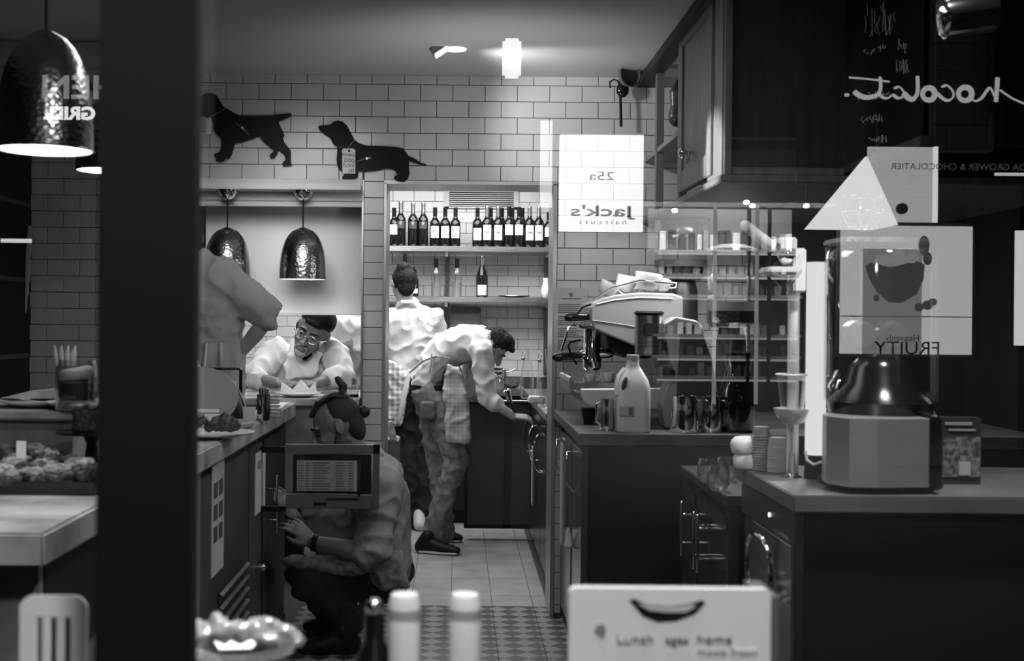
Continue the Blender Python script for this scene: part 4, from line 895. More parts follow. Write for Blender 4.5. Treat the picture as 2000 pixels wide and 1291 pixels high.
# ---- near end: riser, cakes, jar, plates
t = thing('marble_riser', 'grey marble riser block behind the cakes', 'riser', (-1.3, 3.2, HL))
rx = P(150, 0, 3.2).x; rz_ = P(60, 803, 3.2).z
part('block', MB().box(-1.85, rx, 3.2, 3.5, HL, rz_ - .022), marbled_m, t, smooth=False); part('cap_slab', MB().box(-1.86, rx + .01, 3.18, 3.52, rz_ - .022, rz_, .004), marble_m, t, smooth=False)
def onR(px, Y): return V((P(px, 700, Y).x, Y, rz_))
for px, Y, R, l in ((75, 3.36, .11, 'white plate with a folded napkin on the marble riser'), (165, 3.3, .1, 'white plate under the glass jar side of the riser')):
    c = onR(px, Y); plate(l, c, R)
c = onR(72, 3.36) + V((0, 0, .022)); solo('bread_slice', MB().prism([c + V((-.1, 0, 0)), c + V((.06, 0, 0)), c + V((.085, 0, .03)), c + V((-.02, 0, .02))], (0, .06, 0)), M('pale dough', .5, .8), 'folded pale napkin wedge on the riser plate', 'napkin', smooth=False)
solo('slate_board', MB().box(c.x - .04, c.x + .1, 3.43, 3.5, rz_, rz_ + .03), black_m, 'black slate block behind the riser plate', 'board', smooth=False)
c = onR(150, 3.22); t = thing('glass_jar', 'wide glass jar of preserves with petals standing on the riser', 'jar', c)
part('jar_body', MB().lathe([(.05, 0), (.054, .008), (.054, .11), (.048, .125), (.048, .135), (.046, .135), (.05, .11), (.05, .01)], c, 28), clear('jar glass', -.3), t, ang=50)
part('dark_contents', MB().lathe([(.046, .03), (.047, .04), (.047, .075), (.02, .08)], c, 20), M('dark fruit', .04, .3), t)
part('pale_contents', MB().lathe([(.046, .004), (.0475, .01), (.0475, .03)], c, 20), M('pale syrup', .4, .3), t); part('pale_contents', MB().limb([c + V((-.03, -.01, .09)), c + V((.03, 0, .1))], [.018, .02]), M('pale filling', .5, .6), t)
for k in range(4): part('petal', MB().limb([c + V((-.045 + .014 * k, -.02, .12)), c + V((-.05 + .016 * k, -.02, .15)), c + V((-.052 + .018 * k, -.02, .172))], [.006, .009, .002], 8, flat=.4), M('petal', .75, .6), t)
t = thing('dessert_tray', 'dark tray holding chocolate cakes on the near marble counter', 'tray', (-1.0, 2.7, HL))
part('tray_base', MB().box(-1.35, -.80, 2.72, 3.15, HL, HL + .012, .004), black_m, t, smooth=False); part('tray_edge', MB().box(-1.35, -.80, 2.715, 2.722, HL, HL + .03, .002), blackg_m, t, smooth=False)
cakes = [(15, 872, 3.08, .07, .05), (70, 868, 3.1, .07, .05), (118, 885, 3.02, .07, .04), (45, 880, 2.99, .06, .035), (150, 900, 2.93, .07, .04), (8, 925, 2.8, .07, .035), (35, 912, 2.88, .06, .04), (95, 905, 2.9, .065, .035), (20, 945, 2.75, .08, .03), (70, 935, 2.78, .07, .03), (120, 930, 2.8, .075, .035), (165, 925, 2.84, .07, .045), (100, 890, 2.97, .06, .05)]
names = ['in the back row at the outer end', 'in the back row behind the white tag', 'in the back row towards the cake stand', 'in the middle row behind the white tag', 'below the dark raised stand', 'nearest the tray end', 'behind the first row by the tag', 'beside the white tag', 'at the front edge of the tray', 'below the white tag', 'with crumbly pale topping', 'next to the window post', 'tall one at the back of the tray']
for i, (px, py, Y, w_, h_) in enumerate(cakes):
    c = V((P(px, 0, Y).x, Y, HL + .013)); t = thing('chocolate_cake', 'dark chocolate cake slice ' + names[i], 'cake', c, 'cake slices on the dark tray')
    part('sponge', MB().box(c.x - w_ / 2, c.x + w_ / 2, Y - .035, Y + .035, c.z, c.z + h_, .006, rot=(0, 0, random.uniform(-.5, .5))), choc_m, t, vox=.006, disp=(.02, .012))
    part('topping', MB().ell(c + V((0, 0, h_)), (w_ * .5, .034, .012)), crumb_m if i % 2 or i > 4 else choc_m, t, vox=.005, disp=(.012, .016))
c = P(152, 865, 2.95); t = thing('cake_stand', 'dark raised stand under the big cake slice', 'stand', (c.x, 2.95, HL))
part('foot', MB().lathe([(.05, 0), (.02, .01), (.012, .08), (.02, .1)], (c.x, 3.06, HL + .0), 20), black_m, t); part('top_plate', MB().lathe([(.03, .1), (.085, .106), (.085, .112)], (c.x, 3.06, HL), 28), blackg_m, t)
t = thing('layer_cake', 'tall layered chocolate cake wedge with pale crumb icing on the raised stand', 'cake', (c.x, 3.06, HL + .113))
part('cake_body', MB().prism([(c.x - .045, 3.02, HL + .113), (c.x + .06, 3.01, HL + .113), (c.x + .06, 3.1, HL + .113)], (0, 0, .055)), choc_m, t, vox=.006, disp=(.02, .01))
part('icing', MB().prism([(c.x - .047, 3.017, HL + .168), (c.x + .062, 3.007, HL + .172), (c.x + .062, 3.1, HL + .172)], (0, 0, .012)), crumb_m, t, vox=.005, disp=(.012, .016))
c = P(54, 890, 2.74); solo('price_card', MB().box(c.x - .011, c.x + .01, 2.70, 2.702, P(0, 895, 2.7).z, P(0, 861, 2.7).z), M('tag card', .5, .8), 'small blank white tag standing among the cakes', 'card', smooth=False)
# dark shelving at the far left
t = thing('dark_dresser', 'tall dark shelf unit at the end of the tiled wall', 'shelf unit', (-1.97, 5.4, 0))
x1 = P(60, 500, 5.76).x
part('unit_side', MB().box(x1 - .01, x1 - .001, 5.3, 5.76, 1.0, 2.3), black_m, t, smooth=False); part('unit_back', MB().box(-2.015, x1 - .012, 5.74, 5.76, 1.0, 2.3), black_m, t, smooth=False)
for z in (1.2, 1.55, 1.9): part('shelf_board', MB().box(-2.015, x1 - .0, 5.32, 5.74, z, z + .02), M('shelf brown', .06, .5), t, smooth=False)
c = P(48, 530, 5.25); solo('hanging_cloth', MB().limb([P(58, 442, 5.7), P(53, 530, 5.7), P(44, 612, 5.7)], [.012, .018, .02], 10, flat=.35, side=(1, 0, 0)), M('pale cloth', .45, .9), 'narrow pale cloth strip hanging at the dark shelf unit', 'cloth', vox=.006, disp=(.05, .008))
# ---------------------------------------------------------------- right: back bar counter
HR = .98
t = thing('bar_counter', 'steel topped back counter with dark glossy end panel carrying the coffee machine', 'counter', (.9, 4.52, 0))
part('worktop', MB().box(.45, 2.2, 4.52, 5.76, HR - .043, HR, .003), top_m, t, smooth=False)
part('end_panel', MB().box(.472, 2.2, 4.56, 4.58, .0, HR - .045, .002), M('glossy dark panel', .012, .3), t, smooth=False)
part('corner_post', MB().box(.462, .485, 4.545, 4.57, 0, HR - .045, .002), M('dull post', .12, .35, .8), t, smooth=False)
part('carcass', MB().box(.50, 2.2, 4.58, 5.7, 0, HR - .045), black_m, t, smooth=False)
glossd = M('grey glass door', .12, .12)
for y0, y1 in ((4.6, 5.08), (5.1, 5.6)):
    d = part('door', MB().box(.478, .5, y0, y1, .1, HR - .09, .002), glossd, t, smooth=False)
    part('door_handle', MB().limb([(.478, y1 - .06, .86), (.45, y1 - .06, .86), (.445, y1 - .06, .74), (.478, y1 - .06, .70)], .006), chrome_m, d)
    part('door_frame', MB().box(.474, .479, y0, y1, .86, .885).box(.474, .479, y0, y0 + .02, .1, .88), M('frame steel', .3, .3, .9), d, smooth=False)
tag(part('bar_towel', MB().box(.455, .462, 5.3, 5.42, .42, .86, .002), M('pale towel', .35, .9)), 'pale towel hanging at the end of the back counter doors', 'towel')
tag(part('white_hook_bag', MB().limb([(.455, 5.0, .55), (.46, 5.02, .48)], [.006, .02]), white_m, vox=.004), 'small white paper tag hanging low on the counter doors', 'tag')
bpy.data.objects['white_hook_bag'].name = 'paper_tag'
def onB(px, Y): return V((P(px, 700, Y).x, Y, HR))

# wall notice
a, b = P(1083, 562, 5.765), P(1146, 702, 5.765)
t = thing('wall_notice', 'white printed notice on the tiles behind the coffee machine', 'notice', ((a.x + b.x) / 2, 5.766, b.z))
part('sheet', MB().box(a.x, b.x, 5.764, 5.767, b.z, a.z), M('notice sheet', .42, .8), t, smooth=False)
mb = MB(); mb.box(-.008 + (a.x + b.x) / 2, .008 + (a.x + b.x) / 2, 5.762, 5.764, a.z - .04, a.z - .024).box(a.x + .03, b.x - .03, 5.762, 5.764, a.z - .052, a.z - .048)
for k in range(26):
    if k % 6 == 5: continue
    z = a.z - .075 - k * .0095; mb.box(a.x + .018, b.x - random.uniform(.015, .05), 5.762, 5.764, z - .004, z)
part('printed_line', mb, M('notice ink', .12, .8), t, smooth=False, kind='stuff')

# coffee machine
Y0, Y1 = 4.86, 5.36
t = thing('espresso_machine', 'large cream espresso machine with chrome group heads on the back counter', 'coffee machine', (P(1220, 835, Y0).x, Y0, HR))
body = [(1153, 622), (1154, 600), (1160, 590), (1176, 582), (1205, 575), (1250, 571), (1315, 573), (1335, 580), (1335, 700), (1300, 705), (1280, 680), (1246, 679), (1215, 666), (1185, 654), (1160, 643)]
o = part('body_shell', MB().prismpx(body, Y0, Y1), cream_m, t, smooth=False); bv = o.modifiers.new('b', 'BEVEL'); bv.width = .008; bv.segments = 3
part('body_line', MB().limb([P(1166, 594, Y0 - .001), P(1200, 586, Y0 - .001), P(1250, 581, Y0 - .001), P(1312, 583, Y0 - .001)], .003, 6), M('painted edge highlight', .85, .2), t)  # pale line paints a highlight along the upper shell edge
part('body_line', MB().limb([P(1158, 626, Y0 - .001), P(1215, 634, Y0 - .001), P(1250, 640, Y0 - .001)], .0025, 6), M('grey seam', .3, .3), t)
part('column', MB().prismpx([(1265, 690), (1335, 690), (1338, 800), (1262, 800), (1280, 770), (1288, 740), (1275, 705)], Y0 + .03, Y1 - .03), cream_m, t, smooth=False)
o = part('drip_base', MB().prismpx([(1132, 759), (1335, 757), (1338, 800), (1180, 801), (1150, 795), (1137, 785), (1132, 770)], Y0, Y1), cream_m, t, smooth=False); bv = o.modifiers.new('b', 'BEVEL'); bv.width = .008; bv.segments = 3
part('drip_tray', MB().prismpx([(1112, 738), (1116, 736), (1122, 748), (1200, 748), (1270, 748), (1270, 757), (1132, 758), (1114, 765), (1111, 745)], Y0 + .02, Y1 - .02), steelr_m, t, smooth=False)
part('grey_underside', MB().prismpx([(1185, 655), (1246, 680), (1282, 682), (1282, 700), (1225, 700), (1190, 680)], Y0 + .04, Y1 - .04), black_m, t, smooth=False)
for px, py in ((1150, 805), (1320, 805)): part('foot', MB().prismpx([(px - 12, 799), (px + 14, 799), (px + 10, 829), (px - 10, 829)], Y0 + .06, Y0 + .14), black_m, t, smooth=False)
for Y in (5.0, 5.3):
    c = P(1157, 641, Y); R_ = .034
    g_ = part('group_head', MB().lathe([(R_ * .8, -.17), (R_ * 1.1, -.16), (R_ * 1.15, -.12), (R_, -.11), (R_, 0)], (c.x, Y, c.z), 24), chrome_m, t)
    part('spout', MB().limb([P(1160, 700, Y), P(1160, 712, Y)], [.014, .007]).limb([P(1150, 700, Y), P(1152, 712, Y)], .006), chrome_m, g_)
    part('portafilter_handle', MB().limb([P(1148, 693, Y), P(1120, 694, Y), P(1098, 697, Y), P(1086, 698, Y)], [.013, .014, .018, .016]), blackg_m, t)
    part('portafilter_ring', MB().limb([P(1140, 692, Y), P(1190, 690, Y)], [.018, .02]), chrome_m, t)
part('steam_wand', MB().tube([P(1165, 636, 4.95), P(1140, 640, 4.93), P(1120, 634, 4.92), P(1110, 640, 4.92), P(1103, 665, 4.92), P(1096, 686, 4.92)], .005), chrome_m, t)
part('steam_knob', MB().limb([P(1158, 619, 4.92), P(1130, 619, 4.92), P(1110, 620, 4.92)], [.012, .016, .017]), blackg_m, t)
part('lever', MB().tube([P(1155, 594, 4.92), P(1138, 600, 4.92), P(1128, 612, 4.92)], .004), black_m, t)
part('lever', MB().tube([P(1134, 664, 4.97), P(1114, 668, 4.97), P(1110, 676, 4.97), P(1116, 694, 4.97), P(1127, 712, 4.97)], .0045), black_m, t)
part('cup_rail', MB().tube([P(1158, 586, Y0 + .02), P(1195, 562, Y0 + .02), P(1250, 548, Y0 + .02), P(1315, 555, Y0 + .02)], .004).tube([P(1158, 586, Y1 - .02), P(1195, 562, Y1 - .02), P(1250, 548, Y1 - .02), P(1315, 555, Y1 - .02)], .004), chrome_m, t)
part('warmer_guard', MB().prismpx([(1160, 585), (1195, 563), (1250, 549), (1312, 556), (1312, 572), (1250, 570), (1205, 574)], Y0 + .004, Y0 + .006), clear('guard glass', -.4), t, smooth=False)
def cup(label, px, py, Y, r=.035, h=.05, tilt=0, up=False, group=None):
    c = P(px, py, Y); R = Euler((0, tilt, 0)).to_matrix(); t = thing('coffee_cup', label, 'cup', c, group)
    pr = [(r * .55, 0), (r * .8, h * .2), (r, h), (r * .93, h), (r * .7, h * .2), (r * .1, h * .08)]
    part('cup_bowl', MB().lathe(pr, c, 24, R=R), porc_m, t, ang=60)
    part('cup_handle', MB().tube([c + R @ V((r * .9, 0, h * .8)), c + R @ V((r * 1.5, 0, h * .75)), c + R @ V((r * 1.45, 0, h * .35)), c + R @ V((r * .8, 0, h * .3))], .0035), porc_m, t)
g_ = 'cups warming on the coffee machine'
for (px, py, Y, r, h, tl, l) in ((1180, 577, 4.93, .042, .055, .5, 'white cup lying tilted at the low end of the cup warmer'), (1215, 569, 4.98, .045, .06, .4, 'white cup leaning second along the cup warmer'), (1262, 567, 4.93, .055, .07, .15, 'largest white cup standing in the middle of the cup warmer'),
                                (1292, 569, 4.95, .04, .045, 0, 'low white cup at the high end of the cup warmer'), (1225, 567, 5.2, .045, .06, .2, 'white cup at the back of the cup warmer near its low end'), (1275, 566, 5.25, .045, .06, 0, 'white cup at the back of the cup warmer near its high end')): cup(l, px, py, Y, r, h, tl, group=g_)
cup('espresso cup with dark speckled side on the drip tray under the spouts', 1187, 748, 4.95, .03, .042)
cup('small white espresso cup at the outer end of the drip tray', 1151, 748, 4.95, .028, .036)
# small saucer
# grinder
Y0 = 4.72
t = thing('coffee_grinder', 'grey coffee grinder with steel chamber and round black knob beside the machine', 'grinder', (P(1340, 800, Y0).x, Y0, HR))
o = part('housing', MB().prismpx([(1296, 632), (1320, 618), (1362, 626), (1374, 640), (1392, 700), (1402, 765), (1402, 836), (1300, 836), (1292, 790), (1300, 760), (1316, 728)], Y0, Y0 + .13), M('grinder enamel', .3, .25), t, smooth=False)
bv = o.modifiers.new('b', 'BEVEL'); bv.width = .008; bv.segments = 3
part('dark_side', MB().prismpx([(1330, 640), (1364, 632), (1390, 700), (1400, 765), (1400, 770), (1322, 775), (1326, 700)], Y0 - .012, Y0 + .002), M('dark casting', .04, .3), t, smooth=False)
c = P(1267, 694, Y0 + .05); part('steel_chamber', MB().lathe([(.05, 0), (.055, .004), (.055, .155), (.05, .16)], c, 32), steel_m, t)
part('chamber_lid', MB().lathe([(.056, .16), (.06, .165), (.05, .172)], c, 32), black_m, t); part('lid_clip', MB().box(c.x - .03, c.x + .008, c.y - .062, c.y - .052, c.z + .075, c.z + .125, .006), blackg_m, t, smooth=False)
part('chamber_bracket', MB().box(c.x + .03, c.x + .16, c.y - .01, c.y + .05, c.z + .02, c.z + .05), black_m, t, smooth=False)
c = P(1307, 730, Y0 - .02); part('knob', MB().lathe([(.025, 0), (.027, .006), (.026, .03), (.02, .04)], c + V((0, .04, 0)), 28, R=Euler((PI / 2, 0, 0)).to_matrix()), blackg_m, t)
def hopper(label, px, y0, y1, Y, r, colm):
    c = P(px, y1, Y); h = (y1 - y0) * Y / F; t = thing('bean_hopper', label, 'hopper', (c.x, Y, HR))
    part('pedestal', MB().lathe([(r * .7, HR - c.z), (r * .6, -.05), (r * .5, 0)], c, 28), M('dark pedestal', .03, .3), t)
    part('hopper_glass', MB().lathe([(r * .8, 0), (r, .02), (r, h), (r * .96, h)], c, 40, cap=False), clear('hopper glass', -.35), t)
    part('band', MB().lathe([(r * 1.02, h * .22), (r * 1.02, h * .34)], c, 40, cap=False), M('grey band', .1, .3), t)
    part('lid', MB().lathe([(r * 1.02, h), (r * 1.03, h + .012), (r * .5, h + .03), (.01, h + .032)], c, 40), M('smoked lid', .08, .15), t)
    part('coffee_beans', MB().lathe([(r * .78, .005), (r * .92, .025), (r * .92, h * .22), (r * .5, h * .3), (.01, h * .32)], c, 24), M('beans', .02, .4, bump=(120, 1)), t, kind='stuff')
hopper('wide clear bean hopper with dark lid behind the coffee machine', 1331, 432, 548, 5.5, .12, None)
hopper('second clear hopper lower down beside the first one', 1428, 492, 640, 4.85, .095, None)
# milk jug etc.
c = onB(1236, 4.62); c.z = HR
t = thing('milk_bottle', 'large translucent plastic milk bottle with moulded handle on the back counter', 'bottle', c)
pr = [(.058, 0), (.063, .008), (.063, .16), (.055, .195), (.032, .235), (.022, .25), (.022, .27)]
mb = MB()
for r, h in pr: pass
rs = []
for r, h in pr: rs.append([c + V((max(-r, min(r, 1.18 * r * math.cos(a))), max(-r * .9, min(r * .9, 1.18 * r * math.sin(a))), h)) for a in [2 * PI * k / 28 for k in range(28)]])
part('bottle_body', MB().rings(rs), plast_m, t, ang=60)
part('handle', MB().tube([c + V((-.03, -.01, .235)), c + V((-.052, -.02, .21)), c + V((-.062, -.03, .17)), c + V((-.062, -.035, .14))], .011), plast_m, t)
part('handle_hollow_shade', MB().ell(c + V((-.038, -.056, .185)), (.009, .008, .026), Euler((0, .3, 0)).to_matrix()), M('handle shade grey', .06, .6), t)  # dark blob stands for the shade inside the handle opening
part('screw_cap', MB().lathe([(.024, .268), (.024, .288), (.02, .29)], c, 24), M('cap grey', .35, .4), t)
part('pack_label', MB().box(c.x - .056, c.x - .002, c.y - .0605, c.y - .057, HR + .065, HR + .1), M('label print', .45, .6), t, smooth=False); part('label_mark', MB().box(c.x - .022, c.x - .008, c.y - .063, c.y - .06, HR + .07, HR + .095), M('mark', .15, .6), t, smooth=False)
def pitcher(label, px, Y, r, h, side=1):
    c = onB(px, Y); c.z = HR; t = thing('milk_pitcher', label, 'pitcher', c, 'steel milk pitchers')
    part('pitcher_body', MB().lathe([(r * .95, 0), (r, .01), (r * .86, h * .7), (r * .9, h), (r * .86, h), (r * .82, h * .7), (r * .9, .012)], c, 32), chrome_m, t, ang=60)
    part('pitcher_handle', MB().tube([c + V((side * r * .88, -.01, h * .9)), c + V((side * r * 1.5, -.015, h * .85)), c + V((side * r * 1.5, -.015, h * .3)), c + V((side * r * .95, -.01, h * .2))], .005), chrome_m, t)
pitcher('smaller steel pitcher close beside the milk bottle handle', 1187, 4.66, .028, .12, -1); pitcher('steel milk pitcher in front of the grinder, nearer the milk bottle', 1338, 4.62, .055, .137, 1); pitcher('steel milk pitcher standing beside the glass carafe', 1390, 4.64, .045, .135, 1)
c = onB(1441, 4.66); c.z = HR; t = thing('glass_carafe', 'dark glass carafe with wide neck behind the cup lids', 'carafe', c)
part('carafe_body', MB().lathe([(.055, 0), (.068, .02), (.066, .15), (.05, .22), (.042, .24), (.052, .28), (.05, .28), (.04, .24), (.06, .15)], c, 32), clear('carafe glass', -.5, .03, .5), t, ang=60)
part('carafe_contents', MB().lathe([(.05, .004), (.062, .02), (.062, .16), (.01, .165)], c, 24), M('dark drink', .015, .2), t)
part('carafe_lid', MB().lathe([(.05, .28), (.05, .3), (.03, .305)], c, 24), blackg_m, t)

# ---------------------------------------------------------------- mid cabinet and near counter
t = thing('glass_washer_cabinet', 'lower cabinet with paired bar handles between the two bar counters', 'cabinet', (1.2, 3.6, 0))
hz = .887
part('worktop', MB().box(.79, 2.2, 3.60, 4.35, hz - .03, hz, .003), M('mid steel', .2, .3, .9), t, smooth=False)
part('carcass', MB().box(.83, 2.2, 3.62, 4.33, 0, hz - .03), black_m, t, smooth=False)
part('face_frame', MB().box(.80, .83, 3.62, 4.33, hz - .11, hz - .07).box(.80, .83, 4.31, 4.34, 0, hz - .05).box(.80, .83, 3.61, 3.64, 0, hz - .05).box(.80, .83, 4.10, 4.13, 0, hz - .05), M('frame grey', .12, .3, .7), t, smooth=False)
for y0, y1, hy in ((4.135, 4.3, 4.15), (3.9, 4.095, 3.93), (3.65, 3.895, 3.87)):
    d = part('door', MB().box(.806, .828, y0, y1, .05, hz - .115, .002), M('glossy cupboard', .05, .12), t, smooth=False)
    part('bar_handle', MB().limb([(.806, hy, .745), (.76, hy, .745)], .004).limb([(.806, hy, .65), (.76, hy, .65)], .004).limb([(.76, hy, .61), (.76, hy, .785)], .0055), chrome_m, d)
for k, (px, Y, l) in enumerate(((1392, 3.9, 'small stemless glass on the lower worktop, furthest out of three'), (1412, 3.72, 'small stemless glass on the lower worktop, nearest the window'), (1428, 3.95, 'small stemless glass beside the white cup lids'))):
    c = V((P(px, 0, Y).x, Y, hz)); solo('stemless_glass', MB().lathe([(.022, 0), (.035, .02), (.036, .05), (.028, .075), (.026, .075), (.033, .05), (.032, .02), (.02, .004)], c, 24), clear('washed glass', -.5, .05), l, 'glass')
t = thing('near_bar_counter', 'near steel topped bar counter with dark front below the juicer', 'counter', (1.6, 2.97, 0))
part('worktop', MB().box(.815, 2.49, 2.97, 3.59, HR - .042, HR, .003), top_m, t, smooth=False)
part('front_panel', MB().box(.845, 2.49, 3.0, 3.02, 0, HR - .044), M('matt black front', .003, .8), t, smooth=False)
part('corner_strip', MB().box(.823, .845, 2.985, 3.02, 0, HR - .044, .002), M('corner steel', .08, .4, .7), t, smooth=False)
part('carcass', MB().box(.855, 2.49, 3.02, 3.57, 0, HR - .044), black_m, t, smooth=False)
part('control_fascia', MB().box(.827, .855, 3.02, 3.57, HR - .135, HR - .05, .003), M('fascia', .035, .35), t, smooth=False)
d = part('fridge_door', MB().box(.833, .855, 3.03, 3.55, .06, HR - .14, .003), M('fridge steel', .4, .25, .9, noise=(6, .22, .45, 2, (1, 1, 3))), t, smooth=False)
part('loop_handle', MB().tube([V((.79, 3.21 + .13 * math.copysign(abs(math.cos(a)) ** .7, math.cos(a)), .755 + .085 * math.sin(a))) for a in [2 * PI * k / 28 for k in range(28)]], .007, 8, closed=True), chrome_m, d)
part('power_light', MB().lathe([(.006, 0), (.006, .004)], (.827, 3.24, HR - .09), 12, R=Euler((0, -PI / 2, 0)).to_matrix()), glow('small lamp', 1.0), t)
part('floor_paper', MB().box(.80, .834, 3.04, 3.16, .3, .36), paper_m, d, smooth=False, label='white paper corner at the foot of the door')

def onN(px, Y): return V((P(px, 700, Y).x, Y, HR))
def lids(label, px, Y, r, n, name='lid_stack'):
    pass
c = onN(1458, 3.5); c.z = HR
for k, l in ((0, 'lower pack of white cup lids at the corner of the near counter'), (1, 'upper pack of white cup lids, balanced askew on the lower one')):
    z = HR + k * .044; x = c.x - (.006 if k else 0)
    solo('lid_pack', MB().lathe([(.026, 0), (.034, .005), (.037, .014), (.037, .032), (.033, .041), (.024, .045 + .003 * k)], (x, 3.49, z), 28, R=Euler((0, -.07 * k, 0)).to_matrix()), white_m, l, 'lids')
def cups(px, Y, n, r, h, step, lab, mats, grp):
    c = onN(px, Y); c.z = HR; proto = None
    for k in range(n):
        if proto is None:
            t = thing('paper_cup', lab, 'cup', c, grp); proto = t
            part('cup_wall', MB().lathe([(r * .9, h), (r, .003), (r * .96, .003), (r * .8, h * .97)], c, 20), mats, t, ang=50)
            part('rolled_rim', MB().tube([c + V((r * math.cos(a), r * math.sin(a), .003)) for a in [2 * PI * k / 20 for k in range(20)]], .0014, 6, closed=True), mats, t)
        else: dup(proto, (random.uniform(-.001, .001), 0, k * step))
g1 = M('printed cup grey', .3, .6); 
cups(1520, 3.42, 16, .026, .03, .0045, 'upside down pale paper cup in the short plain stack beside the glass stem', M('pale cup', .5, .6), 'upside down pale cups in the short stack')
cups(1488, 3.46, 14, .024, .03, .0072, 'upside down striped paper cup in the tall stack behind the white lids', g1, 'upside down striped cups in the tall stack')

# citrus press with white column
Yc = 3.3
t = thing('column_press', 'tall white column press with added glow, lever arm and white bowl on the near counter', 'press', onN(1590, Yc) * 1)
gl_ = glow('white column glow', .47)  # brightness of the white press column put in as emission
a, b = P(1576, 512, Yc), P(1612, 888, Yc)
part('column', MB().lathe([((b.x - a.x) / 2 * .98, b.z - a.z), ((b.x - a.x) / 2, b.z - a.z + .01), ((b.x - a.x) / 2, -.112), ((b.x - a.x) / 2 * .99, -.110), ((b.x - a.x) / 2 * .99, 0)], ((a.x + b.x) / 2, Yc, a.z), 28), gl_, t, label='white column with added glow')
part('foot', MB().lathe([(.03, HR + .001), (.026, b.z - .005), (.02, b.z)], ((a.x + b.x) / 2, Yc, 0), 24), black_m, t)
part('cable', MB().tube([V((a.x - .005, Yc - .02, b.z + .01)), V((a.x - .003, Yc - .03, b.z - .012)), V((a.x + .01, Yc - .045, b.z - .022)), V((a.x + .03, Yc - .05, b.z - .014))], .004), white_m, t)
part('rear_post', MB().lathe([(.016, HR), (.016, P(0, 470, Yc).z)], (P(1566, 0, Yc).x, Yc + .05, 0), 20), white_m, t)
part('head_block', MB().box(P(1527, 0, Yc).x, P(1562, 0, Yc).x, Yc, Yc + .08, P(0, 474, Yc).z, P(0, 449, Yc).z, .004).box(P(1556, 0, Yc).x, P(1580, 0, Yc).x, Yc, Yc + .07, P(0, 556, Yc).z, P(0, 470, Yc).z, .004), white_m, t, smooth=False)
part('press_plate', MB().box(P(1502, 0, Yc).x, P(1562, 0, Yc).x, Yc - .02, Yc + .09, P(0, 521, Yc).z, P(0, 507, Yc).z, .005), white_m, t, smooth=False)
part('dome', MB().ell(P(1540, 498, Yc + .03), (.03, .03, .028)), chrome_m, t)
part('lever_arm', MB().limb([P(1456, 440, Yc), P(1504, 480, Yc)], [.014, .017]), white_m, t); part('lever_tip', MB().limb([P(1510, 482, Yc), P(1524, 484, Yc + .02)], [.012, .014]), blackg_m, t)
part('funnel', MB().lathe([(.006, -.075), (.012, -.055), (.045, -.02), (.05, 0)], P(1534, 523, Yc + .03), 28, cap=False), clear('funnel glass', -.5), t)
c = P(1547, 830, Yc + .02)
part('white_bowl', MB().lathe([(.012, 0), (.032, .008), (.046, .03), (.05, .045), (.046, .045), (.03, .014)], c, 32), porc_m, t)
part('bowl_stem', MB().lathe([(.03, HR - c.z), (.012, HR - c.z + .01), (.006, -.06), (.01, .002)], c, 24), clear('stem glass', -.5), t)
part('measuring_cup', MB().lathe([(.03, .044), (.04, .12), (.043, .135), (.041, .135), (.036, .12)], c, 32, cap=False), clear('cup plastic', -.35, .2, .9), t)
part('cup_rim', MB().tube([c + V((.043 * math.cos(a), .043 * math.sin(a), .136)) for a in [2 * PI * k / 24 for k in range(24)]], .0028, 6, closed=True), white_m, t)
part('arm', MB().box(c.x + .03, P(1568, 0, Yc).x, Yc + .02, Yc + .04, c.z + .12, c.z + .132), white_m, t, smooth=False)

# juicer
Yj = 3.08; Rj = .145
c = V((P(1726, 0, 3.2).x, Yj + .12, HR)); tj = thing('juice_machine', 'juice machine with faceted steel base, clear hood and wire basket on the near counter', 'juicer', c)
part('turntable', MB().lathe([(.15, 0), (.155, .004), (.155, .016), (.148, .02)], c, 48), black_m, tj)
zb, zt2 = P(0, 932, 3.03).z, P(0, 800, 3.03).z
pts = [P(1614, 0, 3.14), P(1622, 0, 3.06), P(1667, 0, 2.99), P(1722, 0, 2.985), P(1822, 0, 3.0), P(1838, 0, 3.1), P(1830, 0, 3.32), P(1640, 0, 3.32)]
part('steel_base', MB().prism([V((p.x, p.y, zb)) for p in pts], (0, 0, zt2 - zb)), M('satin steel', .62, .32, .75), tj, smooth=False)
part('black_side', MB().box(P(1822, 0, 3.02).x, P(1838, 0, 3.02).x + .004, 3.0, 3.3, zb, zt2 + .004, .003), black_m, tj, smooth=False)
part('black_chute', MB().limb([(c.x, c.y, zt2 + .0), (c.x, c.y, zt2 + .03), (c.x, c.y, zt2 + .075)], [.13, .135, .09], 24), M('black chute', .012, .2), tj)
zh = P(0, 462, 3.05).z
part('clear_hood', MB().lathe([(.142, zt2 + .03 - HR), (.142, zh - HR - .03), (.13, zh - HR), (.04, zh - HR + .01)], c, 48, cap=False), clear('hood plastic', -.22, .04, .86), tj, ang=70)
part('back_spine', MB().box(c.x - .115, c.x - .085, c.y + .08, c.y + .11, zt2, zh + .02, .004).box(c.x - .02, c.x + .06, c.y + .07, c.y + .12, zt2, zh, .01), M('spine grey', .08, .3), tj, smooth=False)
part('top_cover', MB().box(c.x - .12, c.x + .1, c.y - .06, c.y + .11, zh + .008, zh + .026, .005), M('cover grey', .18, .3), tj, smooth=False)
part('squeezing_drum', MB().lathe([(.03, 0), (.04, .01), (.04, .07), (.03, .08)], (c.x + .03, c.y + .07, zt2 + .2), 24, R=Euler((PI / 2, 0, 0)).to_matrix()), M('drum', .04, .25), tj)
part('squeezing_drum', MB().lathe([(.03, 0), (.04, .01), (.04, .07), (.03, .08)], (c.x - .05, c.y + .07, zt2 + .2), 24, R=Euler((PI / 2, 0, 0)).to_matrix()), M('drum b', .05, .25), tj)
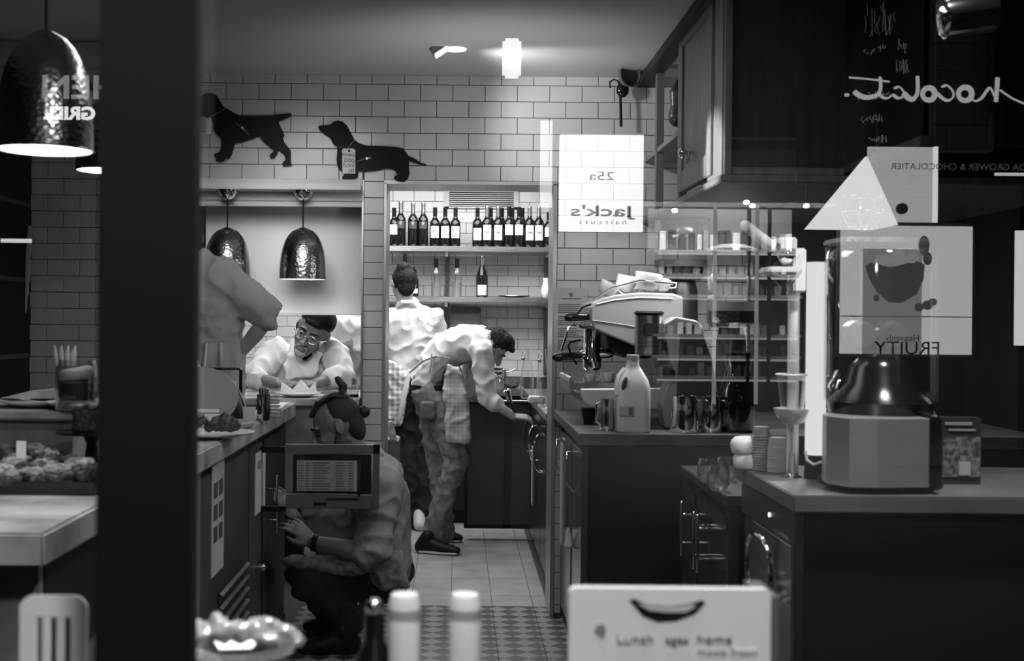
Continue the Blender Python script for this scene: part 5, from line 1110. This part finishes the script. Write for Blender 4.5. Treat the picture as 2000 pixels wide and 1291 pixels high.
cb = P(1686, 452, 3.12); bk = MB()
for k in range(9):
    a = PI * 2 * k / 9; bk.tube([cb + V((.05 * math.cos(a), .05 * math.sin(a), .09)), cb + V((.052 * math.cos(a), .052 * math.sin(a), .045)), cb + V((.035 * math.cos(a), .035 * math.sin(a), .012)), cb + V((.004 * math.cos(a), .004 * math.sin(a), .002))], .0016, 6)
for rr, z in ((.05, .09), (.053, .05), (.036, .012)): bk.tube([cb + V((rr * math.cos(a), rr * math.sin(a), z)) for a in [2 * PI * k / 28 for k in range(28)]], .0022, 6, closed=True)
part('wire_basket', bk, chrome_m, tj)
part('tap', MB().limb([P(1636, 728, 3.06), P(1630, 742, 3.02), P(1620, 758, 2.99)], [.008, .006, .006]).limb([P(1640, 745, 3.0), P(1636, 760, 2.99)], .006), chrome_m, tj)
a, b = P(1838, 815, 3.2), P(1916, 936, 3.2)
t = thing('drinks_leaflet_box', 'dark printed box with pale label standing behind the juicer side', 'box', ((a.x + b.x) / 2, 3.2, HR))
part('box_body', MB().box(a.x, b.x, 3.2, 3.24, HR, a.z, .002), M('dark box', .03, .4), t, smooth=False); part('printed_panel', MB().box(a.x + .004, b.x - .004, 3.196, 3.2, HR + .02, a.z - .05), M('grey tone', .1, .5, noise=(70, .03, .22, 3)), t, smooth=False)
part('pale_label', MB().box(a.x + .045, a.x + .075, 3.193, 3.196, HR + .025, HR + .06), M('pale label', .35, .6), t, smooth=False)
part('lettering', MB().box(a.x + .01, a.x + .08, 3.197, 3.2, a.z - .02, a.z - .012).box(a.x + .02, a.x + .09, 3.197, 3.2, a.z - .035, a.z - .03), inkg_m, t, smooth=False)

# ---------------------------------------------------------------- wooden wall cupboards
t = thing('wooden_cupboard', 'tall pale wooden wall cupboard with round knob hanging over the bar', 'cupboard', (1.06, 4.04, 1.875))
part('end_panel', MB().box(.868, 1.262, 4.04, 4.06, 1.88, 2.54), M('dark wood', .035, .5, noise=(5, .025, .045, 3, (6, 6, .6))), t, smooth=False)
part('end_frame', MB().box(.868, .892, 4.026, 4.045, 1.88, 2.54, .002).box(.892, 1.262, 4.03, 4.045, 1.88, 1.905, .002), wood_m, t, smooth=False)
part('side_frame', MB().box(.866, .895, 4.06, 4.3, 1.885, 2.54), wood_m, t, smooth=False)
d = part('cupboard_door', MB().box(.866, .885, 4.2, 4.84, 1.9, 2.53, .002), wood_m, t, smooth=False)
part('door_moulding', MB().box(.858, .868, 4.2, 4.28, 1.9, 2.53, .003).box(.858, .868, 4.76, 4.84, 1.9, 2.53, .003).box(.858, .868, 4.28, 4.76, 1.9, 1.98, .003).box(.858, .868, 4.28, 4.76, 2.46, 2.53, .003), wood_m, d, smooth=False)
kz = P(0, 281, 4.55).z; part('round_knob', MB().ell((.835, 4.62, kz), (.014, .022, .022)).limb([(.86, 4.62, kz), (.84, 4.62, kz)], .008), chrome_m, d)
part('key', MB().limb([(.85, 4.56, kz - .005), (.85, 4.56, kz - .035)], .0035).limb([(.85, 4.60, kz - .015), (.85, 4.6, kz - .04)], .003), brush_m, d)
struct('trim_5', MB().box(.855, 2.2, 4.02, 5.77, 1.855, 1.879, .003), wood_m)
t = thing('open_shelf_unit', 'open dark shelving beside the wooden cupboard door reaching the tiled wall', 'shelf unit', (1.0, 5.3, 1.885))
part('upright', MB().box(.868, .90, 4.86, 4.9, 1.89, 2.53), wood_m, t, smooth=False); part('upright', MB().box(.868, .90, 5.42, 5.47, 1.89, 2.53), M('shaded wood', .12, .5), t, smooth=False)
part('back_board', MB().box(1.2, 1.24, 4.86, 5.77, 1.89, 2.53), black_m, t, smooth=False); part('shelf_board', MB().box(.87, 1.2, 4.9, 5.77, 2.14, 2.16), wood_m, t, smooth=False); part('cornice', MB().box(.83, .9, 4.1, 5.77, 2.49, 2.54, .006), dark_m, t, smooth=False)
c = V((.91, 5.15, 2.3)); t = thing('gourd', 'dark double gourd hanging on a cord in the open shelves', 'gourd', c)
part('gourd_body', MB().limb([c + V((0, 0, .1)), c + V((0, 0, .06)), c, c + V((0, 0, -.05))], [.012, .035, .03, .04], 16), M('dark gourd', .04, .3), t, vox=.006); part('cord', MB().tube([c + V((0, 0, .1)), c + V((.01, -.005, .2)), c + V((-.005, 0, .23))], .002), inkg_m, t)
c = V((.93, 4.98, 2.32)); solo('dried_sausage', MB().limb([c + V((0, 0, .08)), c + V((.002, 0, .02)), c + V((0, 0, -.05)), c + V((.002, 0, -.12))], [.018, .03, .026, .008], 12), M('speckled rind', .2, .6, noise=(60, .06, .4, 3)), 'speckled dried sausage hanging beside the gourd', 'sausage', vox=.005, disp=(.02, .01))
# ladles on the wall hooks
t = thing('hanging_ladle', 'black ladle hanging from a wall hook by the shelf end', 'ladle', P(1213, 245, 5.7))
part('handle', MB().limb([P(1213, 245, 5.7), P(1212, 200, 5.7), P(1210, 160, 5.7)], [.007, .006, .006]), black_m, t); part('bowl', MB().ell(P(1216, 176, 5.7), (.03, .02, .035)), blackg_m, t)
part('hook', MB().tube([P(1192, 172, 5.7), P(1191, 160, 5.7), P(1199, 155, 5.7), P(1207, 158, 5.7), P(1210, 168, 5.7)], .004), black_m, t)
t = thing('hanging_pan', 'dark iron pan hanging by its hook high at the ceiling corner', 'pan', P(1222, 165, 5.6))
part('pan_bowl', MB().lathe([(.05, 0), (.055, .03), (.05, .032), (.045, .005)], P(1225, 148, 5.6), 24, R=Euler((PI / 2, 0, .4)).to_matrix()), M('iron', .08, .35), t); part('hook', MB().tube([P(1212, 138, 5.6), P(1212, 126, 5.6), P(1221, 120, 5.6), P(1231, 124, 5.6), P(1234, 134, 5.6)], .004), black_m, t)

# chalkboard plane and tiled bulkhead
t = thing('chalkboard', 'black chalkboard menu with faint chalk writing hung along the bar side', 'board', (1.3, 3.8, 1.92))
zb_ = 1.925
part('board', MB().box(1.3, 1.315, 3.45, 4.19, zb_, 2.54), black_m, t, smooth=False); part('lower_frame', MB().box(1.29, 1.32, 3.44, 4.2, zb_ - .03, zb_, .003), M('board frame', .05, .5), t, smooth=False)
chalk = M('chalk', .6, .9); ck = MB()
random.seed(3)
for (py, x0, x1, hh) in ((40, 1680, 1740, .11), (90, 1745, 1765, .05), (100, 1680, 1720, .03), (130, 1745, 1765, .05), (190, 1670, 1730, .03), (235, 1675, 1715, .03), (275, 1690, 1725, .03)):
    def bp(px, off): # point on the board plane under pixel column px
        Y = F * 1.297 / (px - CX); return V((1.2985, Y, P(px, py + (px - x0) * -.1, Y).z + off))
    x = x0
    while x < x1:
        k = random.choice((4, 5, 6)); pts = [bp(x + random.uniform(0, k + 2), random.uniform(-hh / 2, hh / 2)) for _ in range(4)]
        ck.tube(pts, .0012, 4); x += k
part('chalk_writing', ck, chalk, t, kind='stuff')
bk_ = struct('wall_bar_bulkhead', MB().box(1.302, 1.5, 3.45, 3.5, 1.885, 2.54), grout_m)
tiles(bk_, 1.33, 1.478, 1.89, 2.54, 3.45, 1.366, 1.955, mat=M('dark glazed tile', .035, .5))
struct('wall_bar_side', MB().box(1.5, 2.5, 3.4, 3.5, 1.9, 2.54), black_m)
struct('wall_bar_back', MB().box(1.38, 2.5, 5.70, 5.76, 0, 2.54), M('bar back wall', .02, .8))
c = P(1890, 30, 2.9); t = thing('spotlight', 'chrome cylinder spotlight hanging near the ceiling above the chalkboard', 'lamp', (c.x, 2.9, 2.14))
Rq = Euler((0, PI / 2 + .12, 0)).to_matrix()
part('lamp_barrel', MB().lathe([(.035, -.07), (.048, -.06), (.05, .05), (.046, .06)], c, 32, R=Euler((0, 1.42, 0)).to_matrix()), chrome_m, t)
part('bracket', MB().box(c.x - .055, c.x - .045, 2.88, 2.92, c.z, 2.54), black_m, t, smooth=False); part('mount', MB().box(c.x - .1, c.x + .02, 2.86, 2.94, 2.53, 2.545), black_m, t, smooth=False)

# ---------------------------------------------------------------- window display
t = thing('display_table', 'low display table inside the shop window', 'table', (0, 1.5, 0))
part('table_top', MB().box(-1.5, 1.6, 1.26, 1.7, .87, .9, .003), M('table wood', .2, .5), t, smooth=False)
for x in (-1.45, 1.5): part('leg', MB().box(x, x + .05, 1.3, 1.35, 0, .87), black_m, t, smooth=False)
ZT = .9
Yw = 1.42
a, b = P(38, 1163, Yw), P(170, 1290, Yw); xm = (a.x + b.x) / 2; hw = (b.x - a.x) / 2
t = thing('slotted_spatula', 'white slotted spatula standing upright behind the window post', 'spatula', (xm, Yw, ZT))
def rr(x0, x1, z0, z1, r, n=5):
    pts = []
    for cx_, cz_, a0 in ((x1 - r, z1 - r, 0), (x0 + r, z1 - r, PI / 2), (x0 + r, z0 + r, PI), (x1 - r, z0 + r, 1.5 * PI)):
        for k in range(n + 1): pts.append(V((cx_ + r * math.cos(a0 + PI / 2 * k / n), 0, cz_ + r * math.sin(a0 + PI / 2 * k / n))))
    return pts
sl = MB(); zt_, zb2 = a.z, a.z - .13
xs = [xm - hw + 2 * hw * f for f in (0, .26, .34, .46, .545, .665, .75, 1)]
for x0, x1 in ((xs[0], xs[1]), (xs[2], xs[3]), (xs[4], xs[5]), (xs[6], xs[7])): sl.box(x0, x1, Yw, Yw + .003, zb2, zt_ - .024, .0008)
top = rr(xs[0], xs[7], zt_ - .05, zt_, .016); top = [p + V((0, Yw, 0)) for p in top]
sl.prism([p for p in top if p.z > zt_ - .0245] + [V((xs[0], Yw, zt_ - .0245)), V((xs[7], Yw, zt_ - .0245))], (0, .003, 0)); sl.box(xs[0], xs[7], Yw, Yw + .003, zb2 - .03, zb2)
part('blade', sl, white_m, t, smooth=False)
part('spatula_handle', MB().box(xm - .009, xm + .009, Yw, Yw + .006, ZT + .0, zb2 - .02), white_m, t, smooth=False)
c = P(190, 1240, 1.45); solo('paper_leaf', MB().prism([(c.x - .022, 1.45, ZT), (c.x + .02, 1.45, ZT), (c.x + .012, 1.45, c.z + .03), (c.x - .02, 1.45, c.z - .03)], (0, .002, 0)), M('grey paper leaf', .35, .8), 'grey paper leaflet leaning beside the white spatula', 'paper', smooth=False)
# glass dish of wrapped sweets
c = V((P(470, 0, 1.5).x, 1.5, ZT)); t = thing('glass_dish', 'clear glass pedestal dish in the window', 'dish', c)
part('dish_bowl', MB().lathe([(.04, 0), (.012, .01), (.01, .07), (.03, .082), (.075, .095), (.082, .108), (.08, .108), (.03, .088)], c, 36), clear('dish glass', -.4), t, ang=60)
random.seed(11)
for k, (dx, dz, l) in enumerate(((-.045, .115, 'cellophane wrapped sweet at the post side of the glass dish'), (-.005, .122, 'cellophane wrapped sweet heaped in the middle of the glass dish'), (.035, .118, 'cellophane wrapped sweet towards the outer edge of the glass dish'), (.06, .112, 'long wrapped sweet sticking out over the edge of the glass dish'))):
    p = c + V((dx, -.02 + .01 * k, dz)); mb = MB()
    for q_ in range(5): mb.ell(p + V((random.uniform(-.014, .014), random.uniform(-.01, .01), random.uniform(-.006, .008))), (random.uniform(.014, .024), .014, random.uniform(.008, .015)), Euler((random.random(), random.random(), random.random())).to_matrix(), 8, 6)
    tag(part('wrapped_sweet', mb, M('crinkled wrapper', .6, .2, .3), vox=.004, disp=(.012, .014)), l, 'sweet', 'wrapped sweets in the glass dish')
# bottles in the window
for px, cap_, l in ((801, 62, 'white capped bottle top in the window with a thin pale band'), (919, 60, 'white capped bottle top in the window beside the printed carrier')):
    c = V((P(px, 0, 1.4).x, 1.4, ZT)); ztop = P(px, 1160, 1.4).z; t = thing('capped_bottle', l, 'bottle', c); h = ztop - ZT
    part('bottle_body', MB().lathe([(.034, 0), (.036, .01), (.036, h - .17), (.016, h - .085), (.016, h - .06)], c, 28), M('pale bottle', .45, .2), t)
    part('white_cap', MB().lathe([(.0175, h - .1), (.018, h - .01), (.015, h), (.002, h + .001)], c, 28), white_m, t); part('cap_band', MB().lathe([(.0184, h - .027), (.0184, h - .016)], c, 28, cap=False), M('grey band2', .4, .4), t)
c = V((P(742, 0, 1.42).x, 1.42, ZT)); h = P(742, 1180, 1.42).z - ZT
t = thing('dark_bottle', 'dark glass bottle with a glinting stopper beside the white caps', 'bottle', c); part('bottle_body', MB().lathe([(.03, 0), (.032, .01), (.032, h - .09), (.012, h - .04), (.012, h - .012)], c, 24), wine_m, t); part('stopper', MB().ell(c + V((0, 0, h - .004)), .011), chrome_m, t)
# printed carrier card
Yk = 1.4; a, b = P(1112, 1146, Yk), P(1506, 1154, Yk)
t = thing('lunch_carrier_box', 'white printed carrier box with a curved hand hole in the window', 'box', ((a.x + b.x) / 2, Yk, ZT))
f_ = rr(a.x, b.x, ZT, a.z - .001, .008); part('box_face', MB().prism([p + V((0, Yk, 0)) for p in f_], (0, .012, 0)), M('white card', .86, .6), t, smooth=False)
part('box_side', MB().box(b.x - .008, b.x + .012, Yk + .012, Yk + .1, ZT, a.z - .012), M('card side grey', .12, .6), t, smooth=False)
part('hand_hole', MB().prism([P(x, y, Yk - .0005) for x, y in ((1228, 1172), (1240, 1170), (1262, 1180), (1310, 1184), (1352, 1178), (1372, 1172), (1378, 1178), (1358, 1200), (1320, 1214), (1285, 1216), (1255, 1204))], (0, .001, 0)), black_m, t, smooth=False)
part('handle_flap', MB().prism([P(x, y, Yk - .0015) for x, y in ((1244, 1178), (1262, 1182), (1310, 1186), (1350, 1181), (1360, 1184), (1340, 1196), (1300, 1196), (1268, 1192))], (0, .0008, 0)), M('flap', .6, .6), t, smooth=False)
part('emblem', MB().prism([P(x, y, Yk - .001) for x, y in ((1165, 1222), (1180, 1218), (1184, 1232), (1178, 1248), (1168, 1240), (1160, 1234))], (0, .001, 0)), inkg_m, t, smooth=False)
for s_, x, sz in (('Lunch', 1240, .0155), ('ages', 1322, .0135), ('home', 1395, .0155)): text('lettering', s_, sz, inkg_m, t, P(x, 1256, Yk - .001), sx=1.15)
text('lettering', 'made fresh', .012, M('pale print', .6, .7), t, P(1420, 1278, Yk - .001), sx=1.3)

# ---------------------------------------------------------------- across the street (seen only as reflections in the pane)
def Q(px, py, v):
    """real place across the street of something mirrored in the pane at virtual distance v"""
    p = P(px, py, v); return V((p.x, 2 * Yp - v, p.z))
struct('ground_street', MB().box(-12, 12, -14, 1.1, -.12, -.1), M('asphalt', .03, .8))
fw_ = struct('wall_opposite', MB().box(-8, -.3, -12.5, -12.2, -.1, 7).box(6.8, 12, -12.5, -12.2, -.1, 7).box(-.3, 6.8, -12.5, -12.2, 3.6, 7).box(-.3, 6.8, -14.2, -14.1, -.1, 3.7).box(-.35, -.25, -14.2, -12.2, -.1, 3.7).box(6.8, 6.9, -14.2, -12.2, -.1, 3.7), M('dark street brick', .015, .9))
# lightbox sign
v = 9.5; a, b = Q(1095, 262, v), Q(1256, 452, v)
t = thing('barber_light_box', 'lit white sign box reading 25a Jacks haircuts, mirrored in the window', 'sign', ((a.x + b.x) / 2, a.y, b.z))
part('lit_face', MB().box(a.x, b.x, a.y - .1, a.y, b.z, a.z), glow('sign face glow', 1.4), t, smooth=False)
part('sign_casing', MB().box(a.x - .01, b.x + .01, a.y - .14, a.y - .1, b.z - .01, a.z + .01), black_m, t, smooth=False); part('wall_arm', MB().box(b.x, b.x + .03, a.y - 1.8, a.y - .08, a.z - .2, a.z - .16).box(b.x, b.x + .03, -12.3, a.y - .1, b.z + .1, b.z + .14), black_m, t, smooth=False)
def txt(s_, px, py, v, size, mat, par, sx=1, bold=0, spacing=1.0): return text('lettering', s_, size, mat, par, Q(px, py, v) + V((0, .012, 0)), (PI / 2, 0, PI), sx=sx, bold=bold, spacing=spacing)
txt('25a', 1175, 352, v, .095, inkg_m, t, 1.5); txt("Jack's", 1174, 422, v, .115, M('sign ink', .06, .7), t, 1.95, .002); txt('haircuts', 1177, 438, v, .05, inkg_m, t, 1.5, spacing=1.5)
# grill sign
v = 9.5; t = thing('grill_sign', 'lit sign lettering reading KITCHEN GRILL, mirrored beside the pendant lamp', 'sign', Q(135, 235, v))
part('sign_board', MB().box(Q(60, 0, v).x, Q(420, 0, v).x, Q(0, 0, v).y - .05, Q(0, 0, v).y, Q(0, 240, v).z, Q(0, 130, v).z), black_m, t, smooth=False)
txt('KITCHEN', 243, 193, v, .25, glow('sign letters', .3), t, 1.23, .006); txt('GRILL', 137, 233, v, .135, glow('bright sign letters', 1.3), t, 1.14, .006)
# chocolate shop
v = 13.5; t = thing('chocolate_shop_sign', 'script sign reading Chocolat and small letters Grower and Chocolatier, mirrored in the window', 'sign', Q(1820, 330, v))
part('fascia_board', MB().box(Q(1560, 0, v).x, Q(2080, 0, v).x, Q(0, 0, v).y - .06, Q(0, 0, v).y, Q(0, 345, v).z, Q(0, 110, v).z), black_m, t, smooth=False)
sc = glow('script glow', .5); y0 = .02
def qs(pts): return [Q(x, y, v) + V((0, .02, 0)) for x, y in pts]
def smoothq(pts, n=5):
    out = []; m = len(pts)
    for i in range(m - 1):
        p0, p1, p2, p3 = pts[max(i - 1, 0)], pts[i], pts[i + 1], pts[min(i + 2, m - 1)]
        for k in range(n):
            u = k / n; out.append(tuple(.5 * (2 * p1[j] + (-p0[j] + p2[j]) * u + (2 * p0[j] - 5 * p1[j] + 4 * p2[j] - p3[j]) * u * u + (-p0[j] + 3 * p1[j] - 3 * p2[j] + p3[j]) * u ** 3) for j in (0, 1)))
    return out + [pts[-1]]
sw = .03
def stroke(pts): part('script_stroke', MB().limb(qs(smoothq(pts)), sw, 8, flat=.35), sc, t)
stroke([(2010, 206), (2000, 203), (1975, 192), (1953, 177)])
stroke([(1947, 153), (1946, 175), (1944, 198)])
stroke([(1941, 188), (1933, 172), (1926, 178), (1916, 192), (1904, 198), (1896, 192)])
stroke([(1884 + 13 * math.cos(k * PI / 6), 184 + 13 * math.sin(k * PI / 6)) for k in range(13)])
stroke([(1840, 170), (1848, 167), (1859, 177), (1861, 189), (1851, 197), (1839, 192), (1830, 183)])
stroke([(1813 + 12 * math.cos(k * PI / 6), 184 + 12 * math.sin(k * PI / 6)) for k in range(13)])
stroke([(1791, 150), (1791, 180), (1783, 194), (1774, 192), (1764, 183)])
stroke([(1747, 173), (1755, 170), (1764, 180), (1763, 189), (1752, 192), (1743, 186), (1733, 192), (1724, 191), (1716, 184)])
stroke([(1718, 152), (1719, 173), (1712, 186), (1693, 191), (1678, 187), (1668, 180)])
stroke([(1659, 152), (1696, 155), (1735, 160)])
part('full_stop', MB().ell(Q(1653, 186, v) + V((0, .02, 0)), (.03, .01, .02)), sc, t)
txt('COCOA GROWER & CHOCOLATIER', 1893, 332, 13.2, .098, glow('small letters glow', .07), t, 1.05)
# poster in its window
v = 13.2; a, b = Q(1643, 440, v), Q(1898, 693, v)
t = thing('fruity_poster', 'backlit poster of a chocolate egg bowl of fruit lettered Heavenly FRUITY, mirrored in the window', 'poster', ((a.x + b.x) / 2, a.y, b.z))
part('poster_sheet', MB().box(a.x, b.x, a.y - .02, a.y, b.z, a.z), glow('poster backlight', .6), t, smooth=False)
part('poster_mount', MB().box(a.x - .03, b.x + .09, a.y - .06, a.y - .02, b.z - .03, a.z + .04), M('mount', .1, .5), t, smooth=False)
def pq(pts): return [Q(x, y, v) + V((0, .004, 0)) for x, y in pts]
part('sheet_grey_band', MB().box(Q(1690, 0, v).x, Q(1806, 0, v).x, a.y, a.y + .002, b.z, Q(0, 470, v).z), glow('grey tone', .22), t, smooth=False); dk = glow('chocolate print', .06); md = glow('fruit print', .3)  # greyer band down the middle of the sheet
part('printed_bowl', MB().prism(pq([(1690, 520), (1700, 513), (1740, 522), (1790, 510), (1806, 516), (1804, 545), (1790, 575), (1760, 592), (1735, 590), (1712, 570), (1698, 545)]), (0, .003, 0)), dk, t, smooth=False)
fr = part('printed_fruit', MB().ell(Q(1725, 512, v), (.1, .008, .09)).ell(Q(1755, 505, v), (.09, .008, .1)).ell(Q(1782, 508, v), (.08, .008, .08)), md, t)
part('printed_fruit', MB().ell(Q(1712, 582, v), (.035, .008, .04)).ell(Q(1795, 600, v), (.05, .008, .05)).ell(Q(1812, 596, v), (.06, .008, .05)).ell(Q(1822, 590, v), (.05, .008, .04)).ell(Q(1805, 480, v), (.06, .008, .11)).ell(Q(1812, 505, v), (.05, .008, .07)), dk, t)
part('printed_fold', MB().box(a.x, b.x, a.y, a.y + .002, Q(0, 603, v).z, Q(0, 601, v).z), inkg_m, t, smooth=False)
txt('Heavenly', 1762, 666, v, .1, inkg_m, t, 1.0); txt('FRUITY', 1772, 692, v, .2, M('dark print letters', .08, .7), t, 1.1)
# lit interior with shelves
v = 14.5
a, b = Q(1278, 400, v), Q(1565, 790, v)
si = thing('lit_shop_shelves', 'brightly lit shelves of packets in the shop opposite, mirrored above the coffee machine', 'shelving', ((a.x + b.x) / 2, a.y, b.z))
part('back_panel', MB().box(a.x, b.x, a.y - .5, a.y - .48, b.z, a.z), M('shop back panel', .12, .7), si, smooth=False)
pk = [M('packet %s' % n_, g_, .4) for n_, g_ in (('dark', .04), ('mid', .3), ('pale', .8))]
random.seed(5)
for r_, py in enumerate((475, 522, 563, 640, 682, 722)):
    z = Q(0, py, v).z; x0 = b.x if False else None
    part('shelf_board', MB().box(a.x, b.x, a.y - .48, a.y, z - .03, z), M('shop shelf', .3, .4), si, smooth=False)
    part('shelf_light', MB().box(a.x + .05, b.x - .05, a.y - .005, a.y + .003, z - .06, z - .035), glow('shelf light', .55 if r_ < 2 else .3), si, smooth=False)
    x = min(a.x, b.x) + .08; mbs = [MB(), MB(), MB()]
    while x < max(a.x, b.x) - .12:
        w_ = random.uniform(.05, .085); hgt = random.uniform(.09, .16) + (.08 if r_ == 0 else 0); tag(solo('packet', MB().box(x, x + w_, a.y - .2, a.y - .08, z, z + hgt, .004), random.choice(pk), 'small packet on the lit shelves of the shop opposite', 'packet', 'packets on the shop shelves opposite', smooth=False)); x += w_ + random.uniform(.015, .05)
for px in (1400, 1466, 1482, 1506): part('shelf_post', MB().box(Q(px, 0, v).x - .02, Q(px, 0, v).x + .02, a.y + .02, a.y + .05, b.z, a.z), glow('lit post', .25) if px in (1400, 1482) else black_m, si, smooth=False)
light('shop_light', 'AREA', ((a.x + b.x) / 2, a.y + .5, 3.3), 80, 1.4, target=((a.x + b.x) / 2, a.y - .3, 1.6), size_y=.3)
# white lamp shade and bulkhead of the opposite shop
v = 12.6
ap_ = Q(1692, 306, v); pts = [Q(1578, 443, v), Q(1742, 443, v)]
t = thing('pyramid_lampshade', 'glowing white pyramid lampshade of the shop opposite, mirrored above the juicer', 'lamp', ap_)
bw = abs(pts[0].x - pts[1].x) / 2 * .85; cxp = (pts[0].x + pts[1].x) / 2
base4 = [V((cxp - bw, ap_.y - bw, pts[0].z)), V((cxp + bw, ap_.y - bw, pts[0].z)), V((cxp + bw, ap_.y + bw, pts[0].z)), V((cxp - bw, ap_.y + bw, pts[0].z))]
m4 = MB(); m4.rings([base4, [ap_ + V((dx * .01, dy * .01, 0)) for dx, dy in ((-1, -1), (1, -1), (1, 1), (-1, 1))]])
part('shade', m4, glow('shade glow', 1.2), t, smooth=False); part('flex', MB().cyl(ap_, (ap_.x, ap_.y, 3.6), .008, n=8), black_m, t)
v = 13.4; a, b = Q(1700, 285, v), Q(1826, 455, v)
t = thing('lit_ceiling_panel', 'pale lit wall panel with a dark round fitting in the shop opposite, mirrored above the juicer', 'panel', ((a.x + b.x) / 2, a.y, b.z))
part('panel', MB().box(a.x, b.x, a.y - .1, a.y - .05, b.z, a.z), glow('panel glow', .5), t, smooth=False); part('panel_edge', MB().box(b.x - .01, b.x + .03, a.y - .1, a.y, b.z, a.z), glow('panel edge glow', 1.0), t, smooth=False)
cc = Q(1760, 408, v); part('round_fitting', MB().lathe([(.06, 0), (.06, .05)], cc, 20, R=Euler((-PI / 2, 0, 0)).to_matrix()), black_m, t)
# upright street lamp box and other glints
v = 8.5
a, b = Q(982, 73, v), Q(1018, 150, v); t = thing('street_lantern', 'tall glowing lantern in the street, mirrored over the ceiling', 'lamp', ((a.x + b.x) / 2, a.y, b.z))
part('lantern_glass', MB().box(a.x, b.x, a.y - .08, a.y, b.z, a.z, .02), glow('lantern glow', 1.3), t, smooth=False); part('lantern_post', MB().cyl(((a.x + b.x) / 2, a.y - .1, -.1), ((a.x + b.x) / 2, a.y - .1, a.z + .02), .03), black_m, t)
v = 12.9
a, b = Q(1056, 235, v), Q(1078, 405, v); t = thing('shop_door_light', 'narrow glowing upright strip light of the shop opposite, mirrored at the doorway top', 'lamp', ((a.x + b.x) / 2, a.y, b.z)); part('strip', MB().box(a.x, b.x, a.y - .03, a.y, b.z, a.z), glow('strip light glow', .8), t, smooth=False); part('strip_mount', MB().box(a.x - .03, b.x + .03, a.y - .06, a.y - .03, b.z, a.z), black_m, t, smooth=False)
for (x0, y0_, x1, y1_, e, l) in ((1945, 337, 2010, 343, .7, 'glowing shelf edge strip of the shop opposite below the small lettering'), (1985, 450, 2010, 675, .9, 'bright lit window slot of the shop opposite beside the dark frame'), (1, 466, 60, 474, 1.0, 'glowing horizontal strip lamp mirrored beside the tiled wall')):
    a, b = Q(x0, y0_, 13), Q(x1, y1_, 13); t = thing('strip_lamp', l, 'lamp', ((a.x + b.x) / 2, a.y, b.z)); part('glow_strip', MB().box(a.x, b.x, a.y - .03, a.y, b.z, a.z), glow('glow strip', e), t, smooth=False); part('strip_back', MB().box(a.x - .02, b.x + .02, a.y - .06, a.y - .03, b.z - .02, a.z + .02), black_m, t, smooth=False)
for i, (px, py) in enumerate(((1458, 395), (1470, 402), (1318, 411), (1575, 402))):
    c = Q(px, py, 13.9); t = thing('shop_downlight', ('small bright downlight of the shop opposite, above the lit shelves near the pyramid shade', 'second small downlight beside the brightest one above the lit shelves', 'small bright downlight above the first bean hopper', 'small bright downlight close beside the pyramid shade')[i], 'lamp', c)
    part('lens', MB().ell(c, (.035, .035, .025)), glow('downlight glow', 9), t); part('fixing', MB().cyl(c, c + V((0, 0, .3)), .012, n=8), black_m, t)
